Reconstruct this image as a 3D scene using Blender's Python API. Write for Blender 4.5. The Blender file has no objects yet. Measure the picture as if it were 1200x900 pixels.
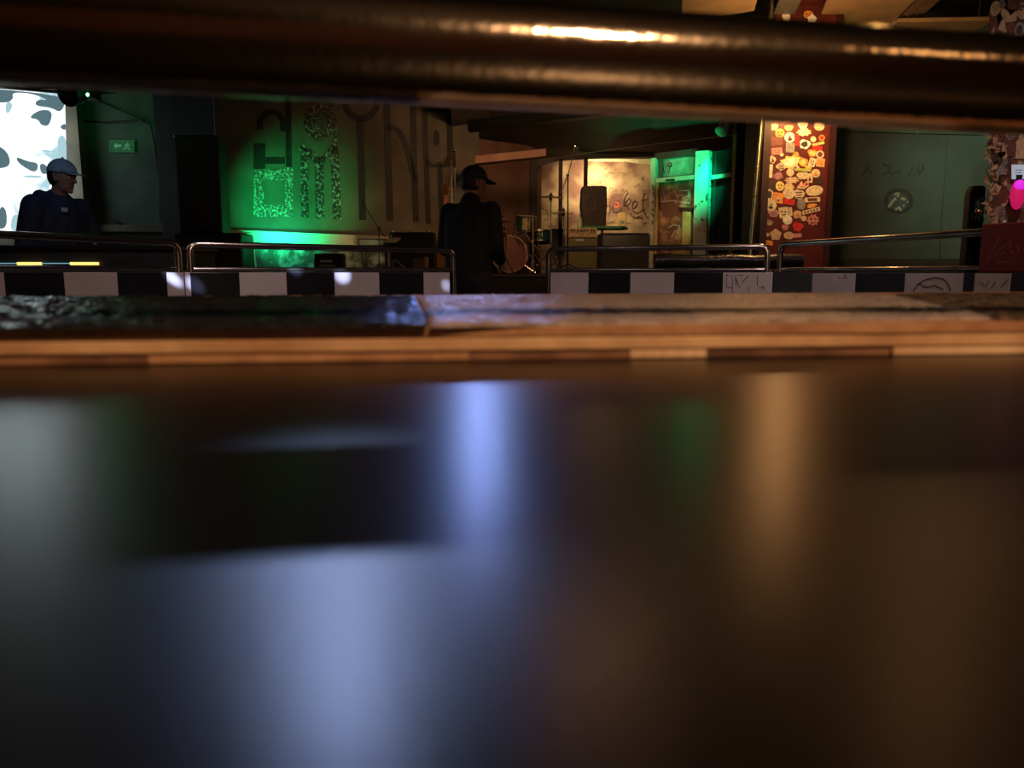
import bpy, bmesh, math, random
from mathutils import Vector, Matrix
random.seed(7)
C = bpy.context.scene.collection
SC = bpy.context.scene

# ------------------------------------------------------------------ camera
CAMZ = 0.95
PITCH = math.atan(130 / 900)
cd = bpy.data.cameras.new('camera')
cam = bpy.data.objects.new('camera', cd); C.objects.link(cam)
cam.location = (0, 0, CAMZ)
cam.rotation_euler = (math.pi / 2 - PITCH, 0, 0)
cd.sensor_width = 36; cd.lens = 27
cd.clip_start = 0.01; cd.clip_end = 60
cd.dof.use_dof = True; cd.dof.focus_distance = 6.5; cd.dof.aperture_fstop = 9.0
SC.camera = cam

# ------------------------------------------------------------------ world, exposure
w = bpy.data.worlds.new('world'); SC.world = w; w.use_nodes = True
w.node_tree.nodes['Background'].inputs[0].default_value = (0.55, 0.5, 0.6, 1)
w.node_tree.nodes['Background'].inputs[1].default_value = 0.004
vs = SC.view_settings
vs.view_transform = 'Standard'; vs.look = 'None'; vs.gamma = 1.0; vs.use_curve_mapping = False
vs.exposure = 0.0
SC.cycles.sample_clamp_indirect = 4.0
SC.cycles.max_bounces = 8
SC.cycles.use_denoising = True

# ------------------------------------------------------------------ pixel helpers (1200 x 900)
CO, SI = math.cos(PITCH), math.sin(PITCH)
def ray(px, py):
    x = (px - 600) / 900; u = -(py - 450) / 900
    return Vector((x, CO + u * SI, -SI + u * CO))
def at(px, py, Y):
    d = ray(px, py); t = Y / d.y
    return Vector((d.x * t, Y, CAMZ + d.z * t))
def onz(px, py, z):
    d = ray(px, py); t = (z - CAMZ) / d.z
    return Vector((d.x * t, d.y * t, z))
class Plane:
    """vertical wall plane through two plan points"""
    def __init__(s, a, b):
        s.a = Vector((a[0], a[1], 0)); s.b = Vector((b[0], b[1], 0))
        d = (s.b - s.a).normalized(); s.d = d
        n = Vector((d.y, -d.x, 0))
        if n.dot(-s.a) < 0: n = -n
        s.n = n
    def hit(s, px, py, off=0.0):
        r = ray(px, py); o = Vector((0, 0, CAMZ))
        t = ((s.a + s.n * off) - Vector((0, 0, 0))).dot(s.n) / Vector((r.x, r.y, 0)).dot(s.n)
        return o + r * t
    def xy(s, px, off=0.0):
        p = s.hit(px, 300, off); return (p.x, p.y)
def pl(px0, Y0, px1, Y1):
    a = at(px0, 320, Y0); b = at(px1, 320, Y1)
    return Plane((a.x, a.y), (b.x, b.y))

# ------------------------------------------------------------------ lights
def light(kind, name, loc, power, color, target=None, size=0.1, spot=40, blend=1.0, rad=0.05):
    l = bpy.data.lights.new(name, kind); l.energy = power; l.color = color
    if kind == 'AREA': l.shape = 'DISK'; l.size = size
    else: l.shadow_soft_size = rad
    if kind == 'SPOT': l.spot_size = math.radians(spot); l.spot_blend = blend
    o = bpy.data.objects.new(name, l); C.objects.link(o); o.location = loc
    if target is not None:
        o.rotation_euler = (Vector(target) - Vector(loc)).to_track_quat('-Z', 'Y').to_euler()
    return o
WARM = (1.0, 0.50, 0.20); BLUE = (0.36, 0.50, 1.0); GREEN = (0.0, 1.0, 0.22)
# warm bar lamps behind and above the camera
light('POINT', 'bar_lamp_light', (0.44, -0.60, 1.92), 58, (1.0, 0.57, 0.32), rad=0.075)
light('POINT', 'bar_lamp_light', (1.9, -1.0, 2.7), 5, (1.0, 0.52, 0.22), rad=0.16)
for fx_ in (-2.2, -0.8, 0.8, 2.2):  # added fill spots that brighten the tiled parapets, not bar lamps
    light('SPOT', 'bar_fill_light', (fx_, 3.0, 2.8), 44, (1.0, 0.74, 0.74), target=(fx_ * 1.1, 4.5, 0.75), spot=78, rad=0.10)
# blue-white stage spots shining towards the bar
light('SPOT', 'blue_spot_light', (-0.70, 3.0, 3.02), 500, (0.42, 0.55, 1.0), target=tuple(onz(405, 600, 0.91)), spot=1.0, rad=0.025)
light('SPOT', 'blue_spot_light', tuple(at(560, 88, 7.2)), 60, (0.30, 0.42, 1.0), target=(0, 0.4, 0.92), spot=22, rad=0.13)
# warm lamp high on the right
light('SPOT', 'warm_spot_light', (1.72, 3.0, 3.05), 24, (1.0, 0.45, 0.15), target=tuple(onz(1112, 612, 0.91)), spot=1.0, rad=0.025)
# warm lamp over the sticker pillar
light('SPOT', 'pillar_lamp_light', tuple(at(943, 108, 5.72)), 34, (1.0, 0.56, 0.2), target=tuple(at(932, 220, 6.0)), spot=160, rad=0.04)
light('POINT', 'ceiling_fill_light', tuple(at(930, 88, 5.4)), 7, (1.0, 0.48, 0.17), rad=0.05)  # added point light for the ceiling boards and the table streak
light('SPOT', 'board_fill_light', tuple(at(960, 84, 4.6)), 70, (1.0, 0.60, 0.26), target=tuple(onz(1010, 10, 2.84)), spot=150, rad=0.05)  # added upward fill on the ceiling boards, no lamp there
# warm lamp on the back wall of the stage
light('SPOT', 'stage_wall_light', tuple(at(699, 205, 12.3)), 75, (1.0, 0.72, 0.36), target=tuple(at(702, 216, 12.9)), spot=165, rad=0.05)
light('AREA', 'stage_fill_light', tuple(at(640, 118, 9.0)), 16, (1.0, 0.5, 0.25), target=tuple(at(620, 290, 11.8)), size=0.4)  # extra warm fill over the stage, without a fitting
light('SPOT', 'door_fill_light', tuple(at(770, 130, 8.2)), 60, (1.0, 0.6, 0.3), target=tuple(at(792, 265, 9.6)), spot=24, rad=0.05)  # added warm fill for the door leaf, no lamp of its own
# green wash
light('SPOT', 'green_wash_light', tuple(at(322, 286, 7.9)), 190, (0, 1, 0.26), target=tuple(at(338, 246, 9.4)), spot=58, rad=0.03)
light('SPOT', 'green_band_light', tuple(at(335, 240, 8.45)), 42, (0.05, 1.0, 0.55), target=tuple(at(335, 277, 9.0)), spot=70, rad=0.03)
light('SPOT', 'green_jamb_light', tuple(at(842, 110, 8.5)), 300, (0.0, 1.0, 0.36), target=tuple(at(826, 228, 9.3)), spot=24, rad=0.03)
light('SPOT', 'green_transom_light', tuple(at(800, 120, 8.3)), 110, (0.0, 1.0, 0.30), target=tuple(at(800, 196, 9.6)), spot=17, rad=0.03)
light('SPOT', 'green_soffit_light', tuple(at(850, 250, 7.4)), 420, (0.0, 1.0, 0.30), target=tuple(at(790, 155, 9.6)), spot=34, rad=0.04)
light('SPOT', 'green_exit_light', tuple(at(150, 100, 7.6)), 20, GREEN, target=tuple(at(150, 135, 9.7)), spot=34, rad=0.05)
light('SPOT', 'mural_fill_light', tuple(at(1125, 112, 5.8)), 34, (0.6, 1.0, 0.62), target=tuple(at(1135, 205, 7.1)), spot=66, rad=0.1)  # added fill to lift the right mural wall, no lamp there
light('SPOT', 'band_fill_light', tuple(at(425, 286, 8.0)), 22, (0.95, 0.80, 0.35), target=tuple(at(425, 281, 9.3)), spot=44, rad=0.04)  # added warm fill on the right end of the pale band
light('SPOT', 'cap_fill_light', (-2.6, 3.2, 2.9), 34, (0.35, 0.6, 1.0), target=tuple(at(66, 205, 6.0)), spot=18, rad=0.1)  # added blue fill aimed at the person in the cap
# moving-head dots that land on the tiled parapet
def dot(px, py, Y, dx, power, ang):
    power *= 1.1; t = at(px, py, Y); light('SPOT', 'dot_light', (t.x + dx, 1.6, 2.7), power, (0.55, 0.65, 1.0), target=tuple(t), spot=ang * 1.25, blend=1.0, rad=0.01)

# ------------------------------------------------------------------ materials
def mat(name, col, rough=0.6, metal=0.0, col2=None, scale=20.0, bump=0.0, bscale=None, bdist=0.01, lo=0.4, hi=0.6, spec=0.5, detail=3.0, kind='noise'):
    m = bpy.data.materials.new(name); m.use_nodes = True
    nt = m.node_tree; b = nt.nodes['Principled BSDF']
    b.inputs['Base Color'].default_value = (*col, 1)
    b.inputs['Roughness'].default_value = rough
    b.inputs['Metallic'].default_value = metal
    b.inputs['Specular IOR Level'].default_value = spec
    tc = nt.nodes.new('ShaderNodeTexCoord')
    if col2 is None: col2 = tuple(c * 0.8 for c in col)
    if kind == 'voronoi':
        n = nt.nodes.new('ShaderNodeTexVoronoi'); n.inputs['Scale'].default_value = scale; fac = n.outputs['Distance']
    elif kind == 'wave':
        n = nt.nodes.new('ShaderNodeTexWave'); n.inputs['Scale'].default_value = scale; n.inputs['Distortion'].default_value = 3; fac = n.outputs['Fac']
    else:
        n = nt.nodes.new('ShaderNodeTexNoise'); n.inputs['Scale'].default_value = scale; n.inputs['Detail'].default_value = detail; fac = n.outputs['Fac']
    nt.links.new(tc.outputs['Object'], n.inputs['Vector'])
    cr = nt.nodes.new('ShaderNodeValToRGB')
    cr.color_ramp.elements[0].position = lo; cr.color_ramp.elements[0].color = (*col, 1)
    cr.color_ramp.elements[1].position = hi; cr.color_ramp.elements[1].color = (*col2, 1)
    nt.links.new(fac, cr.inputs[0]); nt.links.new(cr.outputs[0], b.inputs['Base Color'])
    if bump:
        nb = nt.nodes.new('ShaderNodeTexNoise'); nb.inputs['Scale'].default_value = bscale or scale; nb.inputs['Detail'].default_value = 2
        nt.links.new(tc.outputs['Object'], nb.inputs['Vector'])
        bp = nt.nodes.new('ShaderNodeBump'); bp.inputs['Strength'].default_value = bump; bp.inputs['Distance'].default_value = bdist
        nt.links.new(nb.outputs['Fac'], bp.inputs['Height']); nt.links.new(bp.outputs[0], b.inputs['Normal'])
    return m
def emis(name, col, strength):
    m = bpy.data.materials.new(name); m.use_nodes = True
    b = m.node_tree.nodes['Principled BSDF']
    b.inputs['Base Color'].default_value = (*[c * 0.3 for c in col], 1)
    b.inputs['Emission Color'].default_value = (*col, 1); b.inputs['Emission Strength'].default_value = strength
    b.inputs['Roughness'].default_value = 0.5
    return m
M = dict(
    laminate=mat('laminate', (0.0035, 0.0032, 0.0034), 0.30, bump=0.02, scale=400, spec=0.5),
    stone_black=mat('stone_black', (0.014, 0.014, 0.016), 0.25, scale=160, col2=(0.03, 0.03, 0.034), bump=0.3, bscale=300),
    stone_white=mat('stone_white', (0.50, 0.44, 0.40), 0.3, scale=120, col2=(0.36, 0.30, 0.27), bump=0.3, bscale=300),
    stone_tan=mat('stone_tan', (0.20, 0.15, 0.09), 0.32, scale=90, col2=(0.05, 0.035, 0.025), bump=0.4, bscale=250),
    ply=mat('ply', (0.62, 0.36, 0.17), 0.6, scale=14, col2=(0.30, 0.13, 0.06), bump=0.3, bscale=60, lo=0.35, hi=0.7),
    ply_light=mat('ply_light', (0.80, 0.54, 0.28), 0.55, scale=18, col2=(0.46, 0.24, 0.11), bump=0.2, bscale=60, lo=0.35, hi=0.7),
    ply_dark=mat('ply_dark', (0.12, 0.055, 0.03), 0.7, scale=18, col2=(0.36, 0.18, 0.09)),
    batten=mat('batten', (0.85, 0.62, 0.36), 0.6, scale=18, col2=(0.65, 0.42, 0.22)),
    chrome=mat('chrome', (0.68, 0.64, 0.62), 0.2, 1.0, scale=9, col2=(0.55, 0.5, 0.48)),
    near_chrome=mat('near_chrome', (0.48, 0.39, 0.27), 0.13, 1.0, scale=6, col2=(0.38, 0.30, 0.20), bump=0.03, bscale=200),
    tile_white=mat('tile_white', (0.60, 0.55, 0.56), 0.22, scale=5, col2=(0.54, 0.49, 0.50)),
    tile_black=mat('tile_black', (0.022, 0.022, 0.026), 0.18, scale=5, col2=(0.016, 0.016, 0.02)),
    tile_slate=mat('tile_slate', (0.07, 0.08, 0.08), 0.35, scale=5, col2=(0.055, 0.06, 0.065)),
    grout=mat('grout', (0.05, 0.045, 0.045), 0.9),
    black=mat('black', (0.012, 0.012, 0.013), 0.55, scale=60, col2=(0.008, 0.008, 0.009)),
    black_gloss=mat('black_gloss', (0.01, 0.01, 0.012), 0.22),
    dark_grey=mat('dark_grey', (0.05, 0.05, 0.055), 0.6),
    grille=mat('grille', (0.02, 0.02, 0.022), 0.5, scale=240, col2=(0.035, 0.035, 0.04), bump=0.3, bscale=300),
    floor=mat('floor', (0.03, 0.026, 0.025), 0.35, scale=3, col2=(0.018, 0.016, 0.016), bump=0.1, bscale=30),
    stage=mat('stage', (0.06, 0.022, 0.016), 0.4, scale=6, col2=(0.035, 0.014, 0.012)),
    ceiling=mat('ceiling', (0.035, 0.03, 0.028), 0.8, scale=2, col2=(0.022, 0.02, 0.02)),
    stage_ceiling=mat('stage_ceiling', (0.055, 0.048, 0.042), 0.8, scale=2, col2=(0.035, 0.03, 0.027)),
    plaster=mat('plaster', (0.17, 0.15, 0.11), 0.85, scale=2.5, col2=(0.12, 0.11, 0.08), bump=0.1, bscale=25),
    plaster_brown=mat('plaster_brown', (0.26, 0.15, 0.10), 0.8, scale=2.5, col2=(0.20, 0.11, 0.075), bump=0.1, bscale=25),
    wall_green=mat('wall_green', (0.10, 0.15, 0.12), 0.8, scale=2, col2=(0.06, 0.10, 0.08), bump=0.1, bscale=20),
    mural_wall=mat('mural_wall', (0.085, 0.11, 0.10), 0.75, scale=1.6, col2=(0.05, 0.06, 0.052), bump=0.15, bscale=14),
    dark_wall=mat('dark_wall', (0.012, 0.010, 0.010), 0.8, scale=3),
    brick=mat('brick', (0.22, 0.09, 0.05), 0.8, scale=5, col2=(0.12, 0.05, 0.03), bump=0.4, bscale=18),
    letter=mat('letter', (0.012, 0.012, 0.010), 0.6, scale=26, col2=(0.03, 0.03, 0.027), lo=0.5, hi=0.72),
    letter_speck=mat('letter_speck', (0.03, 0.03, 0.028), 0.45, scale=30, col2=(0.42, 0.42, 0.38), lo=0.5, hi=0.66, detail=5, bump=0.4, bscale=30),
    letter_pale=mat('letter_pale', (0.10, 0.10, 0.085), 0.45, scale=34, col2=(0.60, 0.60, 0.5), lo=0.46, hi=0.66, detail=5, bump=0.4, bscale=30),
    ledge=mat('ledge', (0.7, 0.68, 0.55), 0.5, scale=3, col2=(0.62, 0.58, 0.42)),
    rock=mat('rock', (0.05, 0.055, 0.05), 0.4, scale=9, col2=(0.42, 0.44, 0.40), lo=0.46, hi=0.74, detail=8, bump=1.0, bscale=14),
    graffiti_wall=mat('graffiti_wall', (0.55, 0.42, 0.26), 0.7, scale=2.3, col2=(0.16, 0.08, 0.06), lo=0.36, hi=0.62, detail=6, bump=0.1, bscale=20),
    marker=mat('marker', (0.02, 0.012, 0.012), 0.5),
    marker_brown=mat('marker_brown', (0.10, 0.04, 0.02), 0.6),
    marker_pale=mat('marker_pale', (0.55, 0.48, 0.42), 0.6),
    door_frame=mat('door_frame', (0.55, 0.58, 0.50), 0.45, scale=10, col2=(0.42, 0.45, 0.38)),
    post_marked=mat('post_marked', (0.62, 0.66, 0.58), 0.45, scale=17, col2=(0.10, 0.12, 0.10), lo=0.60, hi=0.64, detail=4),
    glass_dark=mat('glass_dark', (0.03, 0.035, 0.035), 0.12, spec=0.6),
    transom=mat('transom', (0.22, 0.26, 0.22), 0.25, scale=4, col2=(0.08, 0.12, 0.09), detail=6),
    door_panel=mat('door_panel', (0.11, 0.055, 0.035), 0.6, scale=9, col2=(0.42, 0.25, 0.12), detail=8, lo=0.46, hi=0.7),
    wood_yellow=mat('wood_yellow', (0.48, 0.33, 0.13), 0.5, scale=6, col2=(0.36, 0.22, 0.08)),
    tan=mat('tan', (0.42, 0.27, 0.13), 0.6, scale=5, col2=(0.34, 0.21, 0.10)),
    grey_panel=mat('grey_panel', (0.14, 0.14, 0.11), 0.6),
    red_pillar=mat('red_pillar', (0.105, 0.013, 0.009), 0.45, scale=10, col2=(0.07, 0.009, 0.007)),
    maroon=mat('maroon', (0.03, 0.006, 0.005), 0.5),
    red_box=mat('red_box', (0.20, 0.018, 0.012), 0.45, scale=20, col2=(0.16, 0.014, 0.010)),
    brass=mat('brass', (0.62, 0.52, 0.26), 0.3, 1.0, scale=14, col2=(0.30, 0.32, 0.18)),
    gold=mat('gold', (0.9, 0.62, 0.25), 0.15, 1.0),
    cymbal=mat('cymbal', (0.45, 0.33, 0.16), 0.3, 1.0),
    drum_green=mat('drum_green', (0.015, 0.07, 0.05), 0.2),
    drum_lit_front=mat('drum_lit_front', (0.50, 0.44, 0.20), 0.3),
    drum_skin=mat('drum_skin', (0.20, 0.075, 0.05), 0.45, scale=3, col2=(0.15, 0.055, 0.04)),
    hoop=mat('hoop', (0.5, 0.25, 0.18), 0.25, 0.6),
    amp_cloth=mat('amp_cloth', (0.20, 0.19, 0.07), 0.7, scale=80, col2=(0.15, 0.14, 0.055)),
    amp_panel=mat('amp_panel', (0.62, 0.50, 0.26), 0.4, scale=30, col2=(0.4, 0.28, 0.12)),
    paper=mat('paper', (0.75, 0.72, 0.45), 0.7),
    paper_white=mat('paper_white', (0.75, 0.8, 0.9), 0.6),
    green_shelf=mat('green_shelf', (0.06, 0.34, 0.14), 0.5),
    blue_mark=mat('blue_mark', (0.05, 0.16, 0.30), 0.5),
    guitar_wood=mat('guitar_wood', (0.42, 0.22, 0.10), 0.35),
    cable=mat('cable', (0.01, 0.01, 0.01), 0.5),
    skin=mat('skin', (0.30, 0.15, 0.10), 0.5, scale=30, col2=(0.26, 0.125, 0.085)),
    jacket_navy=mat('jacket_navy', (0.022, 0.040, 0.085), 0.8, scale=30, col2=(0.014, 0.026, 0.06), bump=0.3, bscale=16),
    jacket_black=mat('jacket_black', (0.004, 0.0035, 0.0035), 0.85, scale=30, bump=0.3, bscale=16),
    trousers=mat('trousers', (0.010, 0.010, 0.013), 0.85, scale=40, bump=0.2, bscale=20),
    cap_blue=mat('cap_blue', (0.30, 0.44, 0.58), 0.75, scale=40, col2=(0.24, 0.37, 0.50)),
    cap_dark=mat('cap_dark', (0.012, 0.013, 0.035), 0.7, scale=40),
    hair=mat('hair', (0.012, 0.009, 0.008), 0.6, scale=90, bump=0.4, bscale=120),
    shoe=mat('shoe', (0.02, 0.02, 0.02), 0.5),
    white_plastic=mat('white_plastic', (0.7, 0.7, 0.72), 0.4),
    steel=mat('steel', (0.6, 0.6, 0.6), 0.25, 1.0),
    silver_edge=mat('silver_edge', (0.30, 0.29, 0.30), 0.35, 0.8),
    magenta=emis('magenta', (1.0, 0.015, 0.18), 0.45),
    magenta_hot=emis('magenta_hot', (0.9, 0.03, 0.9), 0.8),
    e_led_green=emis('e_led_green', (0.1, 1.0, 0.35), 30),
    e_yellow=emis('e_yellow', (1.0, 0.75, 0.20), 1.3),
    e_cyan=emis('e_cyan', (0.4, 0.75, 0.9), 0.5),
    e_warm=emis('e_warm', (1.0, 0.7, 0.35), 14),
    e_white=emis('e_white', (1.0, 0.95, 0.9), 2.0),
    e_red=emis('e_red', (1.0, 0.1, 0.05), 1.2),
    e_exit=emis('e_exit', (0.0, 0.30, 0.07), 0.12),
    e_exit_pale=emis('e_exit_pale', (0.12, 0.6, 0.25), 0.3),
    scr_dark=emis('scr_dark', (0.10, 0.17, 0.20), 1.0),
    scr_mid=emis('scr_mid', (0.40, 0.62, 0.68), 1.0),
)
def screen_mat():
    m = bpy.data.materials.new('projection'); m.use_nodes = True; nt = m.node_tree; b = nt.nodes['Principled BSDF']
    b.inputs['Base Color'].default_value = (0.5, 0.5, 0.5, 1)
    tc = nt.nodes.new('ShaderNodeTexCoord'); n = nt.nodes.new('ShaderNodeTexNoise')
    n.inputs['Scale'].default_value = 2.2; n.inputs['Detail'].default_value = 9; n.inputs['Distortion'].default_value = 0.7
    cr = nt.nodes.new('ShaderNodeValToRGB'); e = cr.color_ramp.elements
    e[0].position = 0.38; e[0].color = (0.30, 0.48, 0.54, 1); e[1].position = 0.46; e[1].color = (0.93, 1.0, 1.0, 1)
    nt.links.new(tc.outputs['Object'], n.inputs['Vector']); nt.links.new(n.outputs['Fac'], cr.inputs[0])
    nt.links.new(cr.outputs[0], b.inputs['Emission Color']); b.inputs['Emission Strength'].default_value = 1.35
    return m
M['projection'] = screen_mat()

# ------------------------------------------------------------------ object helpers
ORG = {}
class MB:
    def __init__(s): s.v = []; s.f = []; s.m = []; s.cur = 0
    def use(s, k): s.cur = k; return s
    def add(s, vs, fs):
        o = len(s.v); s.v += [Vector(v) for v in vs]
        for f in fs: s.f.append([i + o for i in f]); s.m.append(s.cur)
        return s
    def box(s, lo, hi):
        x0, y0, z0 = lo; x1, y1, z1 = hi
        return s.hexa([(x0, y0, z0), (x1, y0, z0), (x1, y1, z0), (x0, y1, z0)], [(x0, y0, z1), (x1, y0, z1), (x1, y1, z1), (x0, y1, z1)])
    def hexa(s, a, b):
        n = len(a)
        return s.add(list(a) + list(b), [list(range(n))[::-1], [i + n for i in range(n)]] + [[i, (i + 1) % n, (i + 1) % n + n, i + n] for i in range(n)])
    def prism(s, pts, d):
        d = Vector(d); return s.hexa([Vector(p) for p in pts], [Vector(p) + d for p in pts])
    def tube(s, path, r, n=12, caps=True, closed=False):
        path = [Vector(p) for p in path]; rs = r if isinstance(r, (list, tuple)) else [r] * len(path)
        rings = []; prev = None
        for i, p in enumerate(path):
            if closed: t = path[(i + 1) % len(path)] - path[i - 1]
            else: t = path[min(i + 1, len(path) - 1)] - path[max(i - 1, 0)]
            t.normalize()
            if prev is None:
                u = t.cross(Vector((0, 0, 1)));
                if u.length < 1e-3: u = t.cross(Vector((1, 0, 0)))
            else: u = prev - t * prev.dot(t)
            u.normalize(); prev = u; q = t.cross(u)
            rings.append([p + (u * math.cos(a) + q * math.sin(a)) * rs[i] for a in [2 * math.pi * k / n for k in range(n)]])
        vs = [v for rg in rings for v in rg]; fs = []
        L = len(rings)
        for i in range(L if closed else L - 1):
            j = (i + 1) % L
            for k in range(n): fs.append([i * n + k, i * n + (k + 1) % n, j * n + (k + 1) % n, j * n + k])
        if caps and not closed: fs += [list(range(n))[::-1], [(L - 1) * n + k for k in range(n)]]
        return s.add(vs, fs)
    def cyl(s, a, b, r, n=20): return s.tube([a, b], r, n)
    def lathe(s, c, axis, prof, n=28):
        axis = Vector(axis).normalized(); u = axis.cross(Vector((0, 0, 1)))
        if u.length < 1e-3: u = Vector((1, 0, 0))
        u.normalize(); q = axis.cross(u); c = Vector(c); vs = []; fs = []
        for r, h in prof:
            for k in range(n):
                a = 2 * math.pi * k / n; vs.append(c + axis * h + (u * math.cos(a) + q * math.sin(a)) * max(r, 1e-5))
        for i in range(len(prof) - 1):
            for k in range(n): fs.append([i * n + k, i * n + (k + 1) % n, (i + 1) * n + (k + 1) % n, (i + 1) * n + k])
        return s.add(vs, fs)
    def ball(s, c, r, n=14, m=10):
        if not isinstance(r, (tuple, list)): r = (r, r, r)
        vs = []; fs = []; c = Vector(c)
        for i in range(m + 1):
            ph = math.pi * i / m
            for k in range(n):
                a = 2 * math.pi * k / n
                vs.append(c + Vector((r[0] * math.sin(ph) * math.cos(a), r[1] * math.sin(ph) * math.sin(a), r[2] * math.cos(ph))))
        for i in range(m):
            for k in range(n): fs.append([i * n + k, i * n + (k + 1) % n, (i + 1) * n + (k + 1) % n, (i + 1) * n + k])
        return s.add(vs, fs)
    def build(s, name, mats, parent=None, smooth=False, bevel=0.0, local=False, sub=0, segs=2):
        me = bpy.data.meshes.new(name)
        org = Vector((0, 0, 0))
        if parent is not None and not local: org = ORG.get(parent.name, Vector((0, 0, 0)))
        me.from_pydata([tuple(v - org) for v in s.v], [], s.f)
        if not isinstance(mats, (list, tuple)): mats = [mats]
        for m in mats: me.materials.append(M[m] if isinstance(m, str) else m)
        for p, k in zip(me.polygons, s.m): p.material_index = min(k, len(mats) - 1)
        bm = bmesh.new(); bm.from_mesh(me)
        bmesh.ops.remove_doubles(bm, verts=bm.verts, dist=1e-5)
        bmesh.ops.recalc_face_normals(bm, faces=bm.faces); bm.to_mesh(me); bm.free()
        o = bpy.data.objects.new(name, me); C.objects.link(o)
        if smooth:
            for p in me.polygons: p.use_smooth = True
            if hasattr(me, 'set_sharp_from_angle'): me.set_sharp_from_angle(angle=math.radians(40))
        if bevel:
            b = o.modifiers.new('bevel', 'BEVEL'); b.width = bevel; b.segments = segs; b.limit_method = 'ANGLE'; b.angle_limit = math.radians(35)
        if parent is not None: o.parent = parent; ORG[o.name] = org
        return o
def thing(name, label, cat, loc=(0, 0, 0), group=None, rz=0):
    o = bpy.data.objects.new(name, None); C.objects.link(o); o.empty_display_size = 0.1
    o.location = loc; o.rotation_euler = (0, 0, rz); ORG[o.name] = Vector(loc)
    return tag(o, label, cat, group)
def tag(o, label, cat, group=None):
    o['label'] = label; o['category'] = cat
    if group: o['group'] = group
    return o
def struct(o): o['kind'] = 'structure'; return o
def bbox2(P, x0, x1, z0, z1, depth, off=0.0):
    """box standing on plane P between pixel columns x0,x1 with explicit z range, growing away from the camera by depth"""
    a = P.xy(x0, off); b = P.xy(x1, off); n = -P.n * depth
    base = [(a[0], a[1], z0), (b[0], b[1], z0), (b[0] + n.x, b[1] + n.y, z0), (a[0] + n.x, a[1] + n.y, z0)]
    return base, [(p[0], p[1], z1) for p in base]
def zof(P, px, py, off=0.0): return P.hit(px, py, off).z
def poly_on(mb, P, pts, off=0.002, th=0.003):
    """polygon given in pixels, laid on plane P, proud of it"""
    q = [P.hit(x, y, off) for x, y in pts]
    mb.prism(q, P.n * th); return mb
def stroke(mb, P, pts, wpx, off=0.002, th=0.003):
    """brush stroke along a pixel polyline on plane P"""
    q = [P.hit(x, y, off) for x, y in pts]
    sc = (P.hit(pts[0][0] + 1, pts[0][1], off) - q[0]).length; w_ = wpx * sc / 2
    L = []; R = []
    for i, p in enumerate(q):
        t = (q[min(i + 1, len(q) - 1)] - q[max(i - 1, 0)]).normalized(); s_ = t.cross(P.n).normalized() * w_
        L.append(p + s_); R.append(p - s_)
    for i in range(len(q) - 1):
        mb.prism([L[i], L[i + 1], R[i + 1], R[i]], P.n * th)
    return mb
def arc(cx, cy, rx, ry, a0, a1, n=14):
    return [(cx + rx * math.cos(math.radians(a0 + (a1 - a0) * i / n)), cy + ry * math.sin(math.radians(a0 + (a1 - a0) * i / n))) for i in range(n + 1)]
def rnd(path, rad, n=6):
    """round the inner corners of a 3D polyline"""
    path = [Vector(p) for p in path]; out = [path[0]]
    for i in range(1, len(path) - 1):
        a = (path[i - 1] - path[i]).normalized(); b = (path[i + 1] - path[i]).normalized()
        p0 = path[i] + a * rad; p1 = path[i] + b * rad
        for k in range(n + 1):
            t = k / n; out.append(p0 * (1 - t) ** 2 + path[i] * 2 * t * (1 - t) + p1 * t * t)
    out.append(path[-1]); return out
def text_mesh(name, s, size, m, parent, loc, dirv, up, ext=0.001):
    cu = bpy.data.curves.new(name, 'FONT'); cu.body = s; cu.size = size; cu.extrude = ext
    t = bpy.data.objects.new(name + '_t', cu); C.objects.link(t)
    bpy.context.view_layer.update()
    me = bpy.data.meshes.new_from_object(t.evaluated_get(bpy.context.evaluated_depsgraph_get()))
    C.objects.unlink(t); bpy.data.objects.remove(t); bpy.data.curves.remove(cu)
    d = Vector(dirv).normalized(); u = Vector(up).normalized(); n = d.cross(u)
    mw = Matrix(((d.x, u.x, n.x, loc[0]), (d.y, u.y, n.y, loc[1]), (d.z, u.z, n.z, loc[2]), (0, 0, 0, 1)))
    me.transform(mw)
    if parent is not None: me.transform(Matrix.Translation(-ORG.get(parent.name, Vector((0, 0, 0)))))
    me.name = name; me.materials.clear(); me.materials.append(M[m])
    o = bpy.data.objects.new(name, me); C.objects.link(o)
    if parent is not None: o.parent = parent
    return o

# ================================================================== ROOM SHELL
XL, XR, YB, YF, ZC = -8.2, 7.6, 13.4, -3.6, 3.15
STZ = 0.94      # stage floor height
struct(MB().box((XL, YF, -0.1), (XR, YB, 0)).build('floor', 'floor'))
struct(MB().box((XL, YF, ZC), (XR, YB, ZC + 0.1)).build('ceiling', 'ceiling'))
struct(MB().box((XL - 0.15, YF, 0), (XL, YB, ZC)).build('wall_left', 'plaster'))
struct(MB().box((XR, YF, 0), (XR + 0.15, YB, ZC)).build('wall_right', 'dark_wall'))
struct(MB().box((XL, YF - 0.15, 0), (XR, YF, ZC)).build('wall_front', 'brick'))
struct(MB().box((XL, YB, 0), (XR, YB + 0.15, ZC)).build('wall_back', 'graffiti_wall'))

# stage platform
st = MB()
st.box((-6.9, 8.0, 0), (3.1, YB, STZ - 0.03)); st.use(1).box((-6.93, 7.97, STZ - 0.03), (3.12, YB, STZ))
struct(st.build('stage_floor', ['black', 'stage'], bevel=0.004))
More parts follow.
